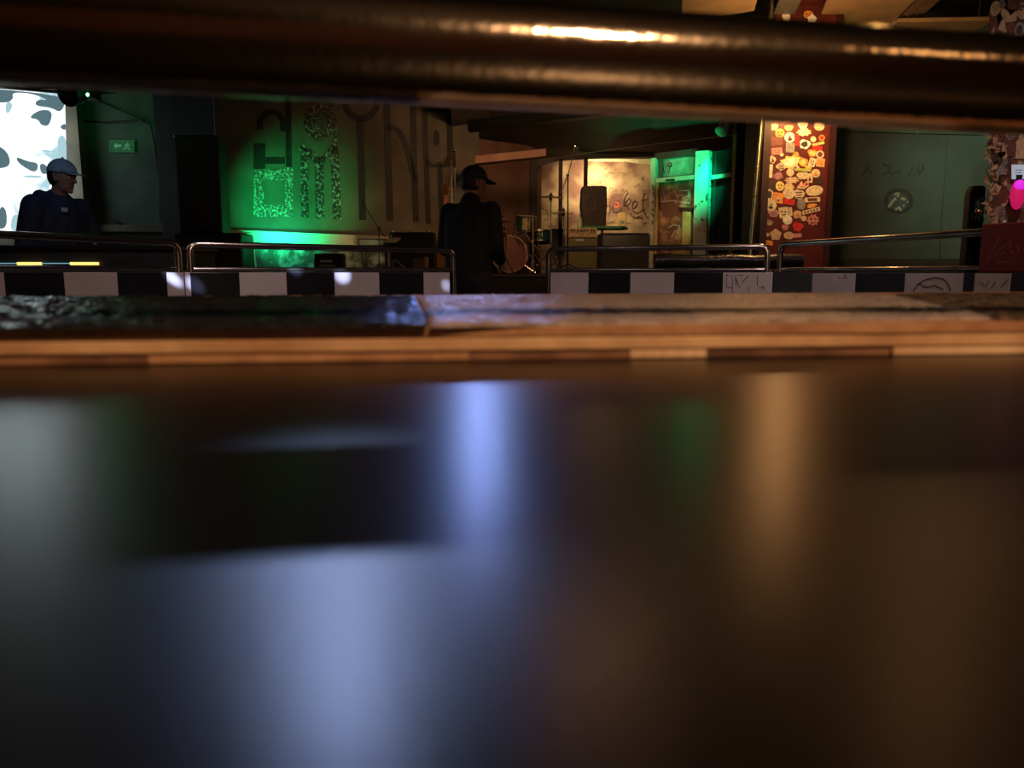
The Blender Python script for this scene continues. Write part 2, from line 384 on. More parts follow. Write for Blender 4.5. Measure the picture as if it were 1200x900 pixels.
# stage ceiling: a lower soffit with a curved front edge
ft = [(530, 172), (575, 189), (620, 189), (700, 178), (770, 169), (858, 159), (900, 154)]
SY = [11.6, 11.6, 11.4, 10.6, 9.9, 9.1, 8.7]
edge = [at(x, y, Y) for (x, y), Y in zip(ft, SY)]
ez = 2.78
edge = [Vector((e.x * (ez - CAMZ) / (e.z - CAMZ), e.y * (ez - CAMZ) / (e.z - CAMZ), ez)) for e in edge]
sf = MB(); back = [Vector((p.x, YB, ez)) for p in edge]
front = [Vector((p.x * 0.6, 6.0, ez)) for p in edge]
for i in range(len(edge) - 1):
    sf.use(0).prism([edge[i], edge[i + 1], back[i + 1], back[i]], (0, 0, 0.3))
struct(sf.build('ceiling_stage', ['stage_ceiling']))
# sloping bulkhead between the main ceiling and the soffit edge
bk = MB()
for i in range(len(edge) - 1):
    a, b = edge[i], edge[i + 1]
    a2 = Vector((a.x * 0.82, a.y * 0.80, ZC - 0.02)); b2 = Vector((b.x * 0.82, b.y * 0.80, ZC - 0.02))
    bk.prism([a, b, b2, a2], (0, 0.06, 0.06))
struct(bk.build('ceiling_bulkhead', 'stage_ceiling'))
tr = MB().tube([e + Vector((0, -0.02, 0.012)) for e in edge[2:6]], 0.014, 8)
struct(tr.build('trim_1', 'door_frame', smooth=True))
# crossing dark beams over the stage opening
for i, (a, b) in enumerate([(((548, 152), (760, 128)), 8.6), (((556, 192), (640, 183)), 10.2)]):
    p, q = at(*a[0], b), at(*a[1], b + 0.2)
    struct(MB().prism([p, q, q + Vector((0, 0, 0.10)), p + Vector((0, 0, 0.10))], (0, 0.2, 0)).build('ceiling_beam', ['black', 'plaster_brown'][i], bevel=0.01))

# wall carrying the big painted letters
PL = pl(262, 9.0, 560, 11.0)
b0, b1 = bbox2(PL, 260, 562, STZ, 3.12, 0.03)
lw = struct(MB().hexa(b0, b1).build('wall_mural', 'plaster'))
def letter(fn, m):
    mb = MB(); fn(mb); o = mb.build('painted_letter', m, lw); return o
def rect(mb, x0, y0, x1, y1, sk=0): poly_on(mb, PL, [(x0, y0), (x1, y0), (x1 + sk, y1), (x0 + sk, y1)])
def l1(mb):
    rect(mb, 297, 200, 309, 254); rect(mb, 334, 196, 343, 254); rect(mb, 309, 240, 334, 254); rect(mb, 309, 198, 334, 211)
def l1b(mb):
    rect(mb, 297, 168, 311, 198); rect(mb, 311, 184, 334, 192)
    rect(mb, 334, 108, 341, 196, 1); stroke(mb, PL, arc(318, 146, 14, 15, 160, 390), 7)
def l2(mb):
    rect(mb, 352, 172, 361, 255, 1); rect(mb, 369, 186, 379, 256, 1)
    poly_on(mb, PL, [(387, 176), (396, 150), (400, 257), (390, 257)])
    stroke(mb, PL, [(352, 172), (362, 178), (372, 190)], 8); stroke(mb, PL, [(372, 190), (384, 182), (392, 172)], 8)
    stroke(mb, PL, arc(374, 143, 14, 17, 0, 360, 24), 8); stroke(mb, PL, [(388, 120), (394, 160)], 6)
    stroke(mb, PL, arc(374, 143, 6, 8, 20, 260), 3)
def l3(mb):
    rect(mb, 418, 139, 426, 258, 3); stroke(mb, PL, arc(423, 118, 19, 21, 10, 170, 16), 7); stroke(mb, PL, [(440, 122), (441, 108)], 5)
def l4(mb):
    rect(mb, 449, 115, 457, 259, 4); rect(mb, 480, 124, 487, 260, 4)
    stroke(mb, PL, [(454, 150), (461, 149), (468, 155), (475, 168), (480, 186), (484, 204), (487, 214)], 7)
def l5(mb):
    rect(mb, 494, 120, 500, 262, 5); rect(mb, 512, 190, 518, 263, 3); rect(mb, 500, 124, 530, 131)
    poly_on(mb, PL, [(499, 183), (506, 192), (518, 192), (524, 183), (529, 190), (526, 196), (499, 196)])
    rect(mb, 523, 126, 530, 194, 1); poly_on(mb, PL, [(508, 155), (511, 151), (515, 156), (515, 168), (511, 172), (508, 168)])
letter(l1, 'letter_pale'); letter(l1b, 'letter'); letter(l2, 'letter_speck'); letter(l3, 'letter'); letter(l4, 'letter'); letter(l5, 'letter')

# left part: plaster strip, green recess, dark return
PS = Plane((XL, 9.55), (-3.2, 9.55))
b0, b1 = bbox2(PS, -80, 103, 0, 3.12, 0.14)
struct(MB().hexa(b0, b1).build('wall_plaster', 'plaster'))
PG = pl(102, 9.9, 192, 9.7)
b0, b1 = bbox2(PG, 98, 194, 0, 3.12, 0.1)
gw = struct(MB().hexa(b0, b1).build('wall_recess', 'wall_green'))
g = MB(); poly_on(g, PG, [(105, 99), (190, 110), (191, 116), (105, 105)], 0.0, 0.05); g.build('moulding', 'plaster', gw, bevel=0.01)
g = MB(); poly_on(g, PG, [(108, 264), (204, 264), (204, 273), (108, 272)], 0.0, 0.10); g.build('ledge', 'plaster', gw, bevel=0.01)
PD = pl(192, 9.6, 262, 9.15)
b0, b1 = bbox2(PD, 191, 268, 0, 3.12, 0.12)
struct(MB().hexa(b0, b1).build('wall_return', 'dark_wall'))

# brown wall and the window wall behind the drums
PB = pl(556, 11.6, 640, 12.5)
b0, b1 = bbox2(PB, 540, 634, STZ, 2.9, 0.1)
struct(MB().hexa(b0, b1).build('wall_brown', 'plaster_brown'))
PN = Plane((-0.3, 12.9), (2.6, 12.9))
b0, b1 = bbox2(PN, 600, 800, STZ, 2.9, 0.1)
gwall = struct(MB().hexa(b0, b1).build('wall_graffiti', 'graffiti_wall'))
PV = Plane((0, 12.2), (2, 12.2))
wd = MB()
def post(mb, x0, x1, ytop, P=PV, d=0.07):
    z1 = zof(P, x0, ytop); b0, b1 = bbox2(P, x0, x1, STZ, z1, d); mb.hexa(b0, b1)
wf = MB(); post(wf, 620.5, 629.5, 188); fr = wf.build('window_1', 'black', bevel=0.006); struct(fr)
for x0, x1, yt in ((654, 658.5, 186), (683, 687.5, 184)):
    mb = MB(); post(mb, x0, x1, yt, d=0.05); mb.build('mullion', 'maroon', fr, bevel=0.004)
mb = MB()
for a, b, c, d in (((629, 189), (629, 196), (654, 189), (654, 184)), ((654, 184), (654, 189), (684, 187), (684, 181)), ((684, 181), (684, 187), (766, 184), (766, 176))):
    poly_on(mb, PV, [a, b, c, d], -0.05, 0.05)
mb.build('head_rail', 'maroon', fr)
mb = MB(); poly_on(mb, PV, [(646, 268), (662, 268), (662, 300), (646, 300)], -0.03, 0.03); mb.build('kick_panel', 'black', fr)
mb = MB(); poly_on(mb, PN, [(686, 187), (765, 186), (765, 194), (735, 190), (686, 189)], 0.0, 0.06); mb.build('cornice', 'paper', gwall)

# handwriting on the plaster
def scribble(P, parent, name, lines, wpx, m):
    mb = MB()
    for L in lines: stroke(mb, P, L, wpx)
    return mb.build(name, m, parent)
def crop(ox, oy, k, L): return [(ox + x / k, oy + y / k) for x, y in L]
S3 = lambda L: crop(680, 215, 15, L)
scribble(PN, gwall, 'handwriting', [
    S3([(470, 395), (520, 380), (535, 440), (520, 510), (480, 525)]),
    S3([(700, 350), (670, 310), (620, 310), (585, 370), (565, 440), (580, 500), (630, 520), (690, 490), (735, 440)]),
    S3([(840, 160), (790, 240), (765, 330), (760, 420), (800, 330), (860, 260), (890, 290), (880, 350), (820, 390), (780, 385), (840, 420), (850, 470)]),
    S3([(960, 320), (1000, 330), (1005, 370), (960, 430), (925, 455), (910, 400), (930, 330), (965, 300)]),
    S3([(870, 520), (910, 580), (970, 605), (1040, 580)]), S3([(920, 480), (980, 525), (1060, 500), (1100, 460)]),
    S3([(1130, 170), (1105, 250), (1100, 380), (1115, 480), (1150, 570), (1200, 600)]), S3([(1080, 300), (1200, 275)])], 1.05, 'marker')
scribble(PN, gwall, 'handwriting', [
    S3([(520, 80), (510, 130), (540, 185), (575, 140), (560, 80), (520, 70)]), S3([(600, 150), (625, 90), (650, 150)]), S3([(610, 130), (650, 130)]),
    S3([(680, 150), (690, 90), (720, 150), (735, 90)]), S3([(760, 90), (755, 150), (790, 150)]), S3([(780, 100), (820, 130), (800, 150)]),
    S3([(550, 270), (545, 205), (650, 205)]), S3([(700, 160), (700, 215)]), S3([(730, 180), (760, 200), (740, 215)]),
    S3([(480, 330), (530, 345), (550, 320), (520, 290)]), S3([(480, 670), (520, 700), (560, 680), (600, 700), (640, 675)]), S3([(810, 710), (850, 690), (900, 700)])], 0.5, 'marker_brown')
rg = random.Random(4)
tag_lines = []
for k in range(34):
    x = rg.uniform(690, 762); y = rg.uniform(196, 284) if rg.random() < 0.6 else rg.uniform(250, 284)
    tag_lines.append([(x + rg.uniform(-4, 4), y + rg.uniform(-3, 3)) for _ in range(4)])
scribble(PN, gwall, 'small_tags', tag_lines, 0.45, 'marker_brown')
scribble(PN, gwall, 'small_tags', [[(634 + rg.uniform(0, 44), 240 + rg.uniform(0, 34)) for _ in range(1)] * 1 + [(634 + 3 * k % 44 + rg.uniform(-4, 4), 246 + (5 * k) % 26 + rg.uniform(-4, 4)) for _ in range(3)] for k in range(8)], 0.4, 'marker_brown')
mb = MB(); mb.add([], []); stroke(mb, PN, arc(722.5, 240, 3, 3, 0, 360), 2.2); mb.build('painted_face', mat('face_red', (0.5, 0.12, 0.06), 0.6), gwall)

# green-lit door, its frame, transom and side panels
PO = pl(762, 9.75, 862, 9.0)
dr = MB(); 
def on(mb, pts, off, th): return poly_on(mb, PO, pts, off, th)
on(dr, [(765, 186), (771, 185), (767, 318), (761, 318)], 0, 0.06)
d1 = struct(dr.build('door_1', 'door_frame', bevel=0.006))
mb = MB(); on(mb, [(819, 178), (835, 177), (830.5, 318), (815, 318)], 0, 0.09); mb.build('jamb', 'post_marked', d1, bevel=0.006)
mb = MB(); on(mb, [(771, 209.5), (818, 205), (818, 210), (771, 214.5)], 0, 0.05); mb.build('transom_rail', 'door_frame', d1, bevel=0.004)
mb = MB(); on(mb, [(835, 206), (859, 203), (859, 207.5), (835, 211)], 0, 0.05); mb.build('side_rail', 'door_frame', d1, bevel=0.004)
mb = MB(); on(mb, [(770, 180), (819, 174), (819, 182), (770, 187)], 0, 0.03); mb.build('head', 'black', d1)
mb = MB(); on(mb, [(771, 187), (818, 180), (818, 208), (771, 213)], -0.02, 0.012); mb.build('transom_pane', 'transom', d1)
mb = MB(); on(mb, [(769, 213), (817, 209), (815, 318), (767, 318)], -0.05, 0.04); pn = mb.build('door_leaf', 'door_panel', d1)
mb = MB(); on(mb, [(801, 246), (811, 247), (810, 318), (800, 318)], -0.008, 0.03); mb.build('wood_post', 'wood_yellow', d1, bevel=0.004)
mb = MB(); on(mb, [(796, 243), (814, 244), (813, 248), (798, 247)], -0.008, 0.035); mb.build('bracket', 'maroon', d1)
mb = MB(); on(mb, [(768.5, 214), (773, 213.5), (770, 318), (766, 318)], 0.0, 0.03); mb.build('inner_jamb', 'wood_yellow', d1, bevel=0.003)
mb = MB(); on(mb, [(774, 186), (777, 186), (777, 209), (774, 210)], 0.0, 0.02); mb.build('sash', 'dark_grey', d1)
mb = MB(); on(mb, [(835, 178), (860, 174), (856, 318), (831, 318)], -0.03, 0.02); mb.build('side_pane', 'glass_dark', d1)
mb = MB(); on(mb, [(861.5, 158), (866, 157), (859, 318), (855.5, 318)], 0, 0.05); mb.build('side_post', 'wood_yellow', d1, bevel=0.004)
DS = lambda L: crop(720, 130, 6, L)
mb = MB()
for L in ([(320, 560), (330, 640), (350, 560), (360, 640)], [(330, 640), (420, 630), (500, 650)], [(420, 560), (450, 610), (430, 650)], [(470, 560), (520, 560), (525, 600), (480, 610)], [(480, 640), (530, 650)], [(430, 600), (480, 590)], [(380, 820), (420, 800), (460, 810), (440, 860)], [(400, 890), (430, 840)]):
    stroke(mb, PO, DS(L), 0.9, -0.008, 0.004)
mb.build('handwriting', 'marker_pale', d1)
mb = MB()
for k, L in enumerate(([(268, 520), (275, 560)], [(272, 570), (280, 610)], [(262, 640), (275, 640)], [(265, 690), (280, 700)], [(262, 720), (275, 750), (280, 720)], [(266, 770), (270, 800)])):
    stroke(mb, PO, DS(L), 1.2, 0.062, 0.003)
mb.build('lettering', 'marker', d1)
mb = MB(); stroke(mb, PO, DS([(340, 390), (355, 440), (370, 390), (380, 440), (395, 380)]), 1.0, -0.006, 0.003); stroke(mb, PO, arc(785, 193, 2.2, 2.2, 0, 360), 1.2, -0.006, 0.003)
stroke(mb, PO, DS([(360, 487), (425, 484)]), 2.0, 0.052, 0.003); mb.build('lettering', 'marker', d1)
mb = MB(); on(mb, [(818, 298), (828, 298), (828, 302), (818, 302)], 0.092, 0.004); mb.build('label_plate', 'white_plastic', d1)
# dark wall between door and pillar, and above the door
PK = pl(858, 9.3, 1010, 9.3)
b0, b1 = bbox2(PK, 857, 985, 0, 3.12, 0.12); struct(MB().hexa(b0, b1).build('wall_dark', 'dark_wall'))
mb = MB(); b0, b1 = bbox2(PO, 760, 862, 2.72, 3.12, 0.12, -0.06); struct(MB().hexa(b0, b1).build('wall_above_door', 'dark_wall'))

# right-hand mural wall
PM = pl(966, 7.7, 1155, 7.0)
b0, b1 = bbox2(PM, 940, 1162, 0, 3.12, 0.12)
mw = struct(MB().hexa(b0, b1).build('wall_mural_right', 'mural_wall'))
mb = MB(); poly_on(mb, PM, [(960, 304), (1130, 303), (1130, 345), (960, 345)], 0, 0.03); mb.build('skirting', 'black', mw)
mb = MB(); stroke(mb, PM, [(1110, 160), (1107, 210), (1103, 262), (1101, 304)], 1.5); mb.build('panel_joint', 'black', mw)
mb = MB(); poly_on(mb, PM, [(962, 148), (1150, 153), (1150, 159), (962, 154)], 0, 0.05); mb.build('cornice', 'wall_green', mw)
mb = MB(); stroke(mb, PM, arc(1053, 236, 15, 13, 0, 360, 28), 5.0); mb.build('painted_ring', 'letter', mw)
mb = MB()
for L in ([(1041, 243), (1046, 236), (1050, 232)], [(1048, 228), (1053, 226), (1052, 231)], [(1056, 232), (1061, 234)], [(1049, 246), (1054, 243), (1056, 247)], [(1063, 236), (1064, 237)], [(1058, 241), (1060, 241)]):
    stroke(mb, PM, L, 3.0, 0.003)
mb.build('painted_emblem', 'marker_pale', mw)
mb = MB()
for L in ([(1034, 192), (1040, 194), (1045, 196), (1040, 200)], [(1034, 205), (1040, 202), (1046, 204)], [(1048, 203), (1053, 200), (1056, 204)], [(1065, 206), (1070, 196), (1072, 206), (1077, 194), (1077, 205)], [(1010, 205), (1016, 198), (1022, 204)], [(1078, 203), (1082, 198), (1081, 192)], [(1004, 236), (1008, 232)], [(1014, 196), (1020, 194)]):
    stroke(mb, PM, L, 2.2)
mb.build('handwriting', 'letter', mw)
o = MB().ball(PM.hit(1075, 155, 0.03), 0.012).build('glowing_hook', 'e_white', mw, smooth=True)  # hook given a white glow of its own, it is no lamp

# ================================================================== FOREGROUND: bar table, ledge, stone slabs, near rail
TZ, LZ = 0.910, 0.9279
def pt_edge(px, py, z): return onz(px, py, z)
tA, tB = onz(-60, 430.5, TZ), onz(1260, 415, TZ)
def lerp_x(a, b, x): t = (x - a.x) / (b.x - a.x); return a.y + (b.y - a.y) * t
tb = thing('bar_table', 'black laminate table filling the foreground in front of the wooden ledge', 'table', (0, 0, 0))
mb = MB(); xs0, xs1 = -0.75, 0.75
mb.prism([(xs0, -0.5, TZ - 0.028), (xs1, -0.5, TZ - 0.028), (xs1, lerp_x(tA, tB, xs1) - 0.0005, TZ - 0.028), (xs0, lerp_x(tA, tB, xs0) - 0.0005, TZ - 0.028)], (0, 0, 0.028))
mb.build('tabletop', 'laminate', tb, bevel=0.001)
for x in (-0.68, 0.68):
    for y in (-0.42, 0.22):
        MB().cyl((x, y, 0), (x, y, TZ - 0.028), 0.022).build('leg', 'black', tb, smooth=True)
# ledge: stacked wooden boards with their edges towards the camera
lA, lB = onz(-60, 383.5, LZ - 0.002), onz(1260, 369, LZ - 0.002)
lg = thing('wooden_ledge', 'worn brown plywood ledge edge between black table and stone slabs', 'ledge', (0, 0, 0))
def yl(x, k):   # k 0 = slab front edge, 1 = table edge
    return lerp_x(lA, lB, x) * (1 - k) + lerp_x(tA, tB, x) * k
def board(name, z0, z1, k0, m, x0=-0.8, x1=0.8, depth=0.5, parent=lg, n=18, wav=0.0008):
    mb = MB(); r = random.Random(int(z0 * 1e5))
    F = []; 
    for i in range(n + 1):
        x = x0 + (x1 - x0) * i / n; F.append((x, yl(x, k0) + r.uniform(-wav, wav)))
    base = [(x, y, z0) for x, y in F] + [(x1, yl(x1, 0) + depth, z0), (x0, yl(x0, 0) + depth, z0)]
    mb.prism(base, (0, 0, z1 - z0)); return mb.build(name, m, parent, bevel=0.0005)
# heights measured below the slab
board('upper_board', 0.9212, 0.9259, 1.0, 'ply')
board('shadow_gap', 0.9206, 0.9212, 0.97, 'marker')
board('lower_board', 0.9150, 0.9206, 1.0, 'ply_light')
board('backing_board', 0.9102, 0.9150, 0.96, 'ply_dark')
board('edge_strip', 0.9104, 0.9142, 1.0, 'batten', 0.055, 0.092, 0.03)
board('edge_strip', 0.9104, 0.9142, 1.0, 'batten', 0.185, 0.30, 0.03)
board('edge_strip', 0.9104, 0.9138, 1.0, 'ply', -0.16, -0.02, 0.03)
# masonry carrying the ledge
struct(MB().box((-1.6, 0.47, 0), (1.6, 0.84, 0.9102)).build('wall_bar', 'brick'))
# stone slabs
from mathutils import noise as _nz
def slab(name, pts, m, label, amp=0.0021):
    q = [onz(x, y, LZ) for x, y in pts]      # front left, front right, back right, back left
    nu = int(min(330, max(8, (q[1] - q[0]).length / 0.0034))); nv = 120
    mb = MB(); vs = []; fs = []
    for i in range(nu + 1):
        for k in range(nv + 1):
            v = k / nv; p = q[0].lerp(q[1], i / nu).lerp(q[3].lerp(q[2], i / nu), v)
            e = min(i, nu - i, k, nv - k, 1)
            h = amp * max(-0.25, _nz.noise(p * 200) + 0.6 * _nz.noise(p * 330)) * e
            vs.append((p.x, p.y, LZ - 0.0004 * (1 - e) + h))
    for i in range(nu):
        for k in range(nv):
            a = i * (nv + 1) + k; fs.append([a, a + nv + 1, a + nv + 2, a + 1])
    n0 = len(vs); rim = [i * (nv + 1) for i in range(nu + 1)] + [nu * (nv + 1) + k for k in range(1, nv + 1)] + [i * (nv + 1) + nv for i in range(nu - 1, -1, -1)] + [k for k in range(nv - 1, 0, -1)]
    for r_ in rim: vs.append((vs[r_][0], vs[r_][1], LZ - 0.0019))
    for t_ in range(len(rim)): fs.append([rim[t_], n0 + t_, n0 + (t_ + 1) % len(rim), rim[(t_ + 1) % len(rim)]])
    fs.append([n0 + t_ for t_ in range(len(rim))])
    mb.add(vs, fs)
    return tag(mb.build(name, m, smooth=True), label, 'stone slab', 'stone slabs capping the near parapet')
bk_y = 345.5
slab('stone_slab', [(-300, 384), (501, 378.6), (486.5, bk_y + 1), (-150, bk_y + 2)], 'stone_black', 'glossy black pebbled stone slab left of the slanting joint')
slab('stone_slab', [(505, 378.6), (1160, 370.5), (1038, bk_y - 1.5), (489.5, bk_y + 0.8)], 'stone_white', 'pale stone slab lit orange, in the middle of the near parapet')
slab('stone_slab', [(1172, 371), (1480, 368), (1300, bk_y - 2.5), (1050, bk_y - 1.6)], 'stone_tan', 'rough dark tan stone slab at the right end of the near parapet')
# near chrome rail above the ledge
ra, rb = at(0, 31, 0.30), at(1200, 101, 0.352)
d = (rb - ra); ra2 = ra - d * 0.8; rb2 = rb + d * 0.8
nr = thing('near_handrail', 'thick dark chrome handrail crossing the top of the view close to the camera', 'handrail', (0, 0, 0))
mb = MB(); mb.tube(rnd([(ra2.x, ra2.y + 0.02, LZ), ra2, rb2, (rb2.x, rb2.y + 0.02, LZ)], 0.05), 0.0203, 40); mb.build('rail', 'near_chrome', nr, smooth=True)
for p in (ra2, rb2):
    MB().lathe((p.x, p.y + 0.02, LZ), (0, 0, 1), [(0, 0), (0.04, 0), (0.04, 0.004), (0.022, 0.008), (0, 0.008)]).build('base_flange', 'near_chrome', nr, smooth=True)

# ================================================================== FAR PARAPETS with checker tiles and chrome rails
def tile_wall(name, label, P, edges, cols, ytop, depth=0.2, zt=0.953, marks=None):
    t = thing(name, label, 'parapet', tuple(P.hit(edges[0], 320)[:2]) + (0,), 'checkered parapets around the stage area')
    b0, b1 = bbox2(P, edges[0], edges[-1], 0, zt - 0.004, depth, -0.006)
    MB().hexa(b0, b1).build('body', 'grout', t)
    names = {'w': 'tile_white', 'b': 'tile_black', 's': 'tile_slate'}
    for i, c in enumerate(cols):
        mb = MB(); x0, x1 = edges[i] + 0.25, edges[i + 1] - 0.25; s_ = (P.hit(x1, 320) - P.hit(x0, 320)).length
        z = zt
        for r in range(3):
            mb.use(0 if r % 2 == 0 else 1)
            bb0, bb1 = bbox2(P, x0, x1, z - 0.24 * 1.0 + 0.003, z, 0.009, 0.003); mb.hexa(bb0, bb1); z -= 0.24
        other = 'tile_black' if c == 'w' else 'tile_white'
        mb.build('tile_column', [names[c], other], t, bevel=0.002)
    # capping
    b0, b1 = bbox2(P, edges[0], edges[-1], zt - 0.004, zt + 0.004, depth + 0.01, 0.0); MB().hexa(b0, b1).build('capping', 'dark_grey', t)
    return t
def rail(label, P, x0, y0, x1, y1, postw=8, zt=0.957, left_post=True, right_post=True, floor_l=False, floor_r=False, inset=-0.06, ylow=(312, 314)):
    a = P.hit(x0, y0, inset); b = P.hit(x1, y1, inset); r = 0.0195
    t = thing('chrome_handrail', label, 'handrail', (a.x, a.y, zt), 'chrome handrails on the far parapets')
    pa = a.copy(); pb = b.copy(); za = 0.0 if floor_l else zt; zb = 0.0 if floor_r else zt
    path = [a, b]
    if left_post: path = [Vector((a.x, a.y, za))] + path
    if right_post: path = path + [Vector((b.x, b.y, zb))]
    MB().tube(rnd(path, 0.055), r, 16).build('top_rail', 'chrome', t, smooth=True)
    la = Vector((a.x, a.y, CAMZ + 0.022)); lb = Vector((b.x, b.y, CAMZ + 0.022))
    MB().tube([la, lb], 0.0125, 12).build('lower_rail', 'chrome', t, smooth=True)
    dv = (b - a); n = 3
    for k in range(1, n):
        q = a + dv * (k / n)
    for q, z in ((a, za), (b, zb)):
        MB().lathe((q.x, q.y, z), (0, 0, 1), [(0, 0.0), (0.034, 0.0), (0.034, 0.006), (0.021, 0.010), (0, 0.010)], 16).build('base_flange', 'chrome', t, smooth=True)
    return t
PA = pl(-40, 3.5, 214, 4.3)
PBB = pl(214, 4.3, 533, 5.1)
PC = pl(641, 5.5, 908, 4.95)
PDD = pl(908, 4.95, 1200, 3.45)
tile_wall('tiled_parapet', 'low checkered tile parapet at far left below the person in the cap', PA, [-60, 3, 73, 136, 194, 214.5], 'wbwbw', 315)
tile_wall('tiled_parapet', 'low checkered tile parapet in front of the green lit wall', PBB, [215, 222, 279, 335, 391, 444, 496, 527], 'wbwbwbw', 317)
w3 = tile_wall('tiled_parapet', 'low checkered tile parapet right of the gap, with pen writing on a tile', PC, [645, 690, 739, 791, 848, 907], 'wbwbw', 318)
w4 = tile_wall('tiled_parapet', 'low checkered tile parapet at right with a curved line drawn on a tile', PDD, [908, 953, 1004, 1062, 1131, 1144, 1187, 1260], 'swbwbwb', 320, zt=0.948)
rail('chrome handrail at far left, its right end bending down beside the next one', PA, -60, 272, 208, 285, left_post=False)
rail('long chrome handrail in front of the green lit wall', PBB, 222, 286, 531, 294, floor_r=True, inset=-0.06)
rail('chrome handrail right of the gap, in front of the green and yellow amplifier', PC, 643, 292, 900, 289, floor_l=True)
rail('chrome handrail at right, running towards the red box', PDD, 915, 287, 1180, 270.5, right_post=True)
PX = lambda L: crop(840, 312, 15, L)
for L in ([(170, 350), (170, 130), (180, 160), (270, 170), (275, 460)], [(150, 370), (270, 375)], [(330, 170), (340, 340)], [(360, 160), (470, 150)], [(560, 160), (430, 300)], [(345, 230), (400, 380)], [(550, 360), (560, 440)], [(710, 170), (712, 340)], [(730, 380), (830, 370)], [(810, 340), (825, 420)]):
    mb = MB(); stroke(mb, PC, PX(L), 0.9, 0.0035, 0.001); mb.build('pen_stroke', 'marker_brown', w3)
PX = lambda L: crop(1020, 300, 6.667, L)
for L in ([(335, 275), (370, 220), (430, 185), (510, 170), (570, 180), (605, 215), (628, 275)], [(375, 225), (395, 220), (410, 238), (450, 243), (500, 230), (570, 262)], [(860, 200), (900, 240), (930, 190)], [(1020, 240), (1050, 210), (1080, 175)], [(940, 250), (980, 200)]):
    mb = MB(); stroke(mb, PDD, PX(L), 1.2 if L[0][0] < 800 else 0.7, 0.0035, 0.001); mb.build('pen_stroke', 'marker_brown', w4)
for L in ([(983, 325), (985, 325.6)], [(988, 327), (990, 322), (992, 327)]):
    mb = MB(); stroke(mb, PDD, L, 0.9, 0.0035, 0.001); mb.build('pen_stroke', 'marker_brown', w4)
dot(208, 333, 4.3, -0.2, 2200, 1.1); dot(401, 323, 4.75, 0.9, 1500, 1.6); dot(347, 316, 4.62, 0.9, 1500, 1.4); dot(523, 334, 5.06, 0.2, 700, 1.0); dot(232, 337, 4.35, -0.6, 1500, 1.3)

# red panel box with a scribble, standing on the parapet in front of the rail
PR = PDD
z0, z1 = 0.9525, zof(PR, 1147, 263, 0.0)
a = PR.hit(1147, 300, 0.0)
rb_ = thing('red_box', 'dark red box with a faded pale scribble standing on the parapet at the right edge', 'box', (a.x, a.y, z0))
b0, b1 = bbox2(PR, 1147, 1225, z0, z1, 0.034, 0.0); MB().hexa(b0, b1).build('body', 'red_box', rb_, bevel=0.008)
mb = MB(); PX = lambda L: crop(1140, 255, 12.85, L)
for L in ([(400, 280), (340, 420), (280, 560), (225, 680)], [(330, 560), (400, 500), (470, 440), (560, 370)], [(560, 370), (580, 420), (520, 470)], [(400, 580), (470, 520), (500, 560)], [(560, 480), (600, 540)], [(340, 710), (430, 670), (560, 675)], [(680, 400), (690, 500), (660, 540)]):
    stroke(mb, PR, PX(L), 1.3, 0.0005, 0.001)
mb.build('scribble', mat('faded', (0.34, 0.10, 0.09), 0.6), rb_)
MB().ball(PR.hit(1174.5, 261.2, -0.015), 0.006).ball(PR.hit(1177.5, 261, -0.015), 0.006).build('catch', 'steel', rb_, smooth=True)

# ================================================================== STICKER PILLAR
PP = Plane((at(897, 320, 6.0).x, 6.0), (at(965, 320, 6.0).x, 6.0))
pa = PP.hit(893, 320); 
sp = thing('sticker_pillar', 'square red pillar covered with stickers under a warm lamp', 'pillar', (pa.x, 6.0, 0))
b0, b1 = bbox2(PP, 893, 967, 0, ZC, 0.46); MB().hexa(b0, b1).build('shaft', 'red_pillar', sp, bevel=0.02)
mb = MB(); b0, b1 = bbox2(PP, 889, 897, 0, ZC, 0.48, 0.008); mb.hexa(b0, b1); b0, b1 = bbox2(PP, 966, 972, 0, ZC, 0.48, 0.008); mb.hexa(b0, b1)
mb.build('edge_board', 'maroon', sp)
SCOL = dict(pale=(0.72, 0.60, 0.42), white=(0.85, 0.80, 0.68), tan=(0.62, 0.42, 0.24), orange=(0.80, 0.30, 0.06), yellow=(0.85, 0.66, 0.22), red=(0.62, 0.03, 0.02),
            dark=(0.05, 0.03, 0.03), purple=(0.26, 0.16, 0.24), grey=(0.26, 0.24, 0.22), pink=(0.60, 0.22, 0.20), green=(0.45, 0.48, 0.12), brown=(0.16, 0.05, 0.03))
SM = {k: mat('sticker_' + k, v, 0.45, scale=40, col2=tuple(c * 0.72 for c in v)) for k, v in SCOL.items()}
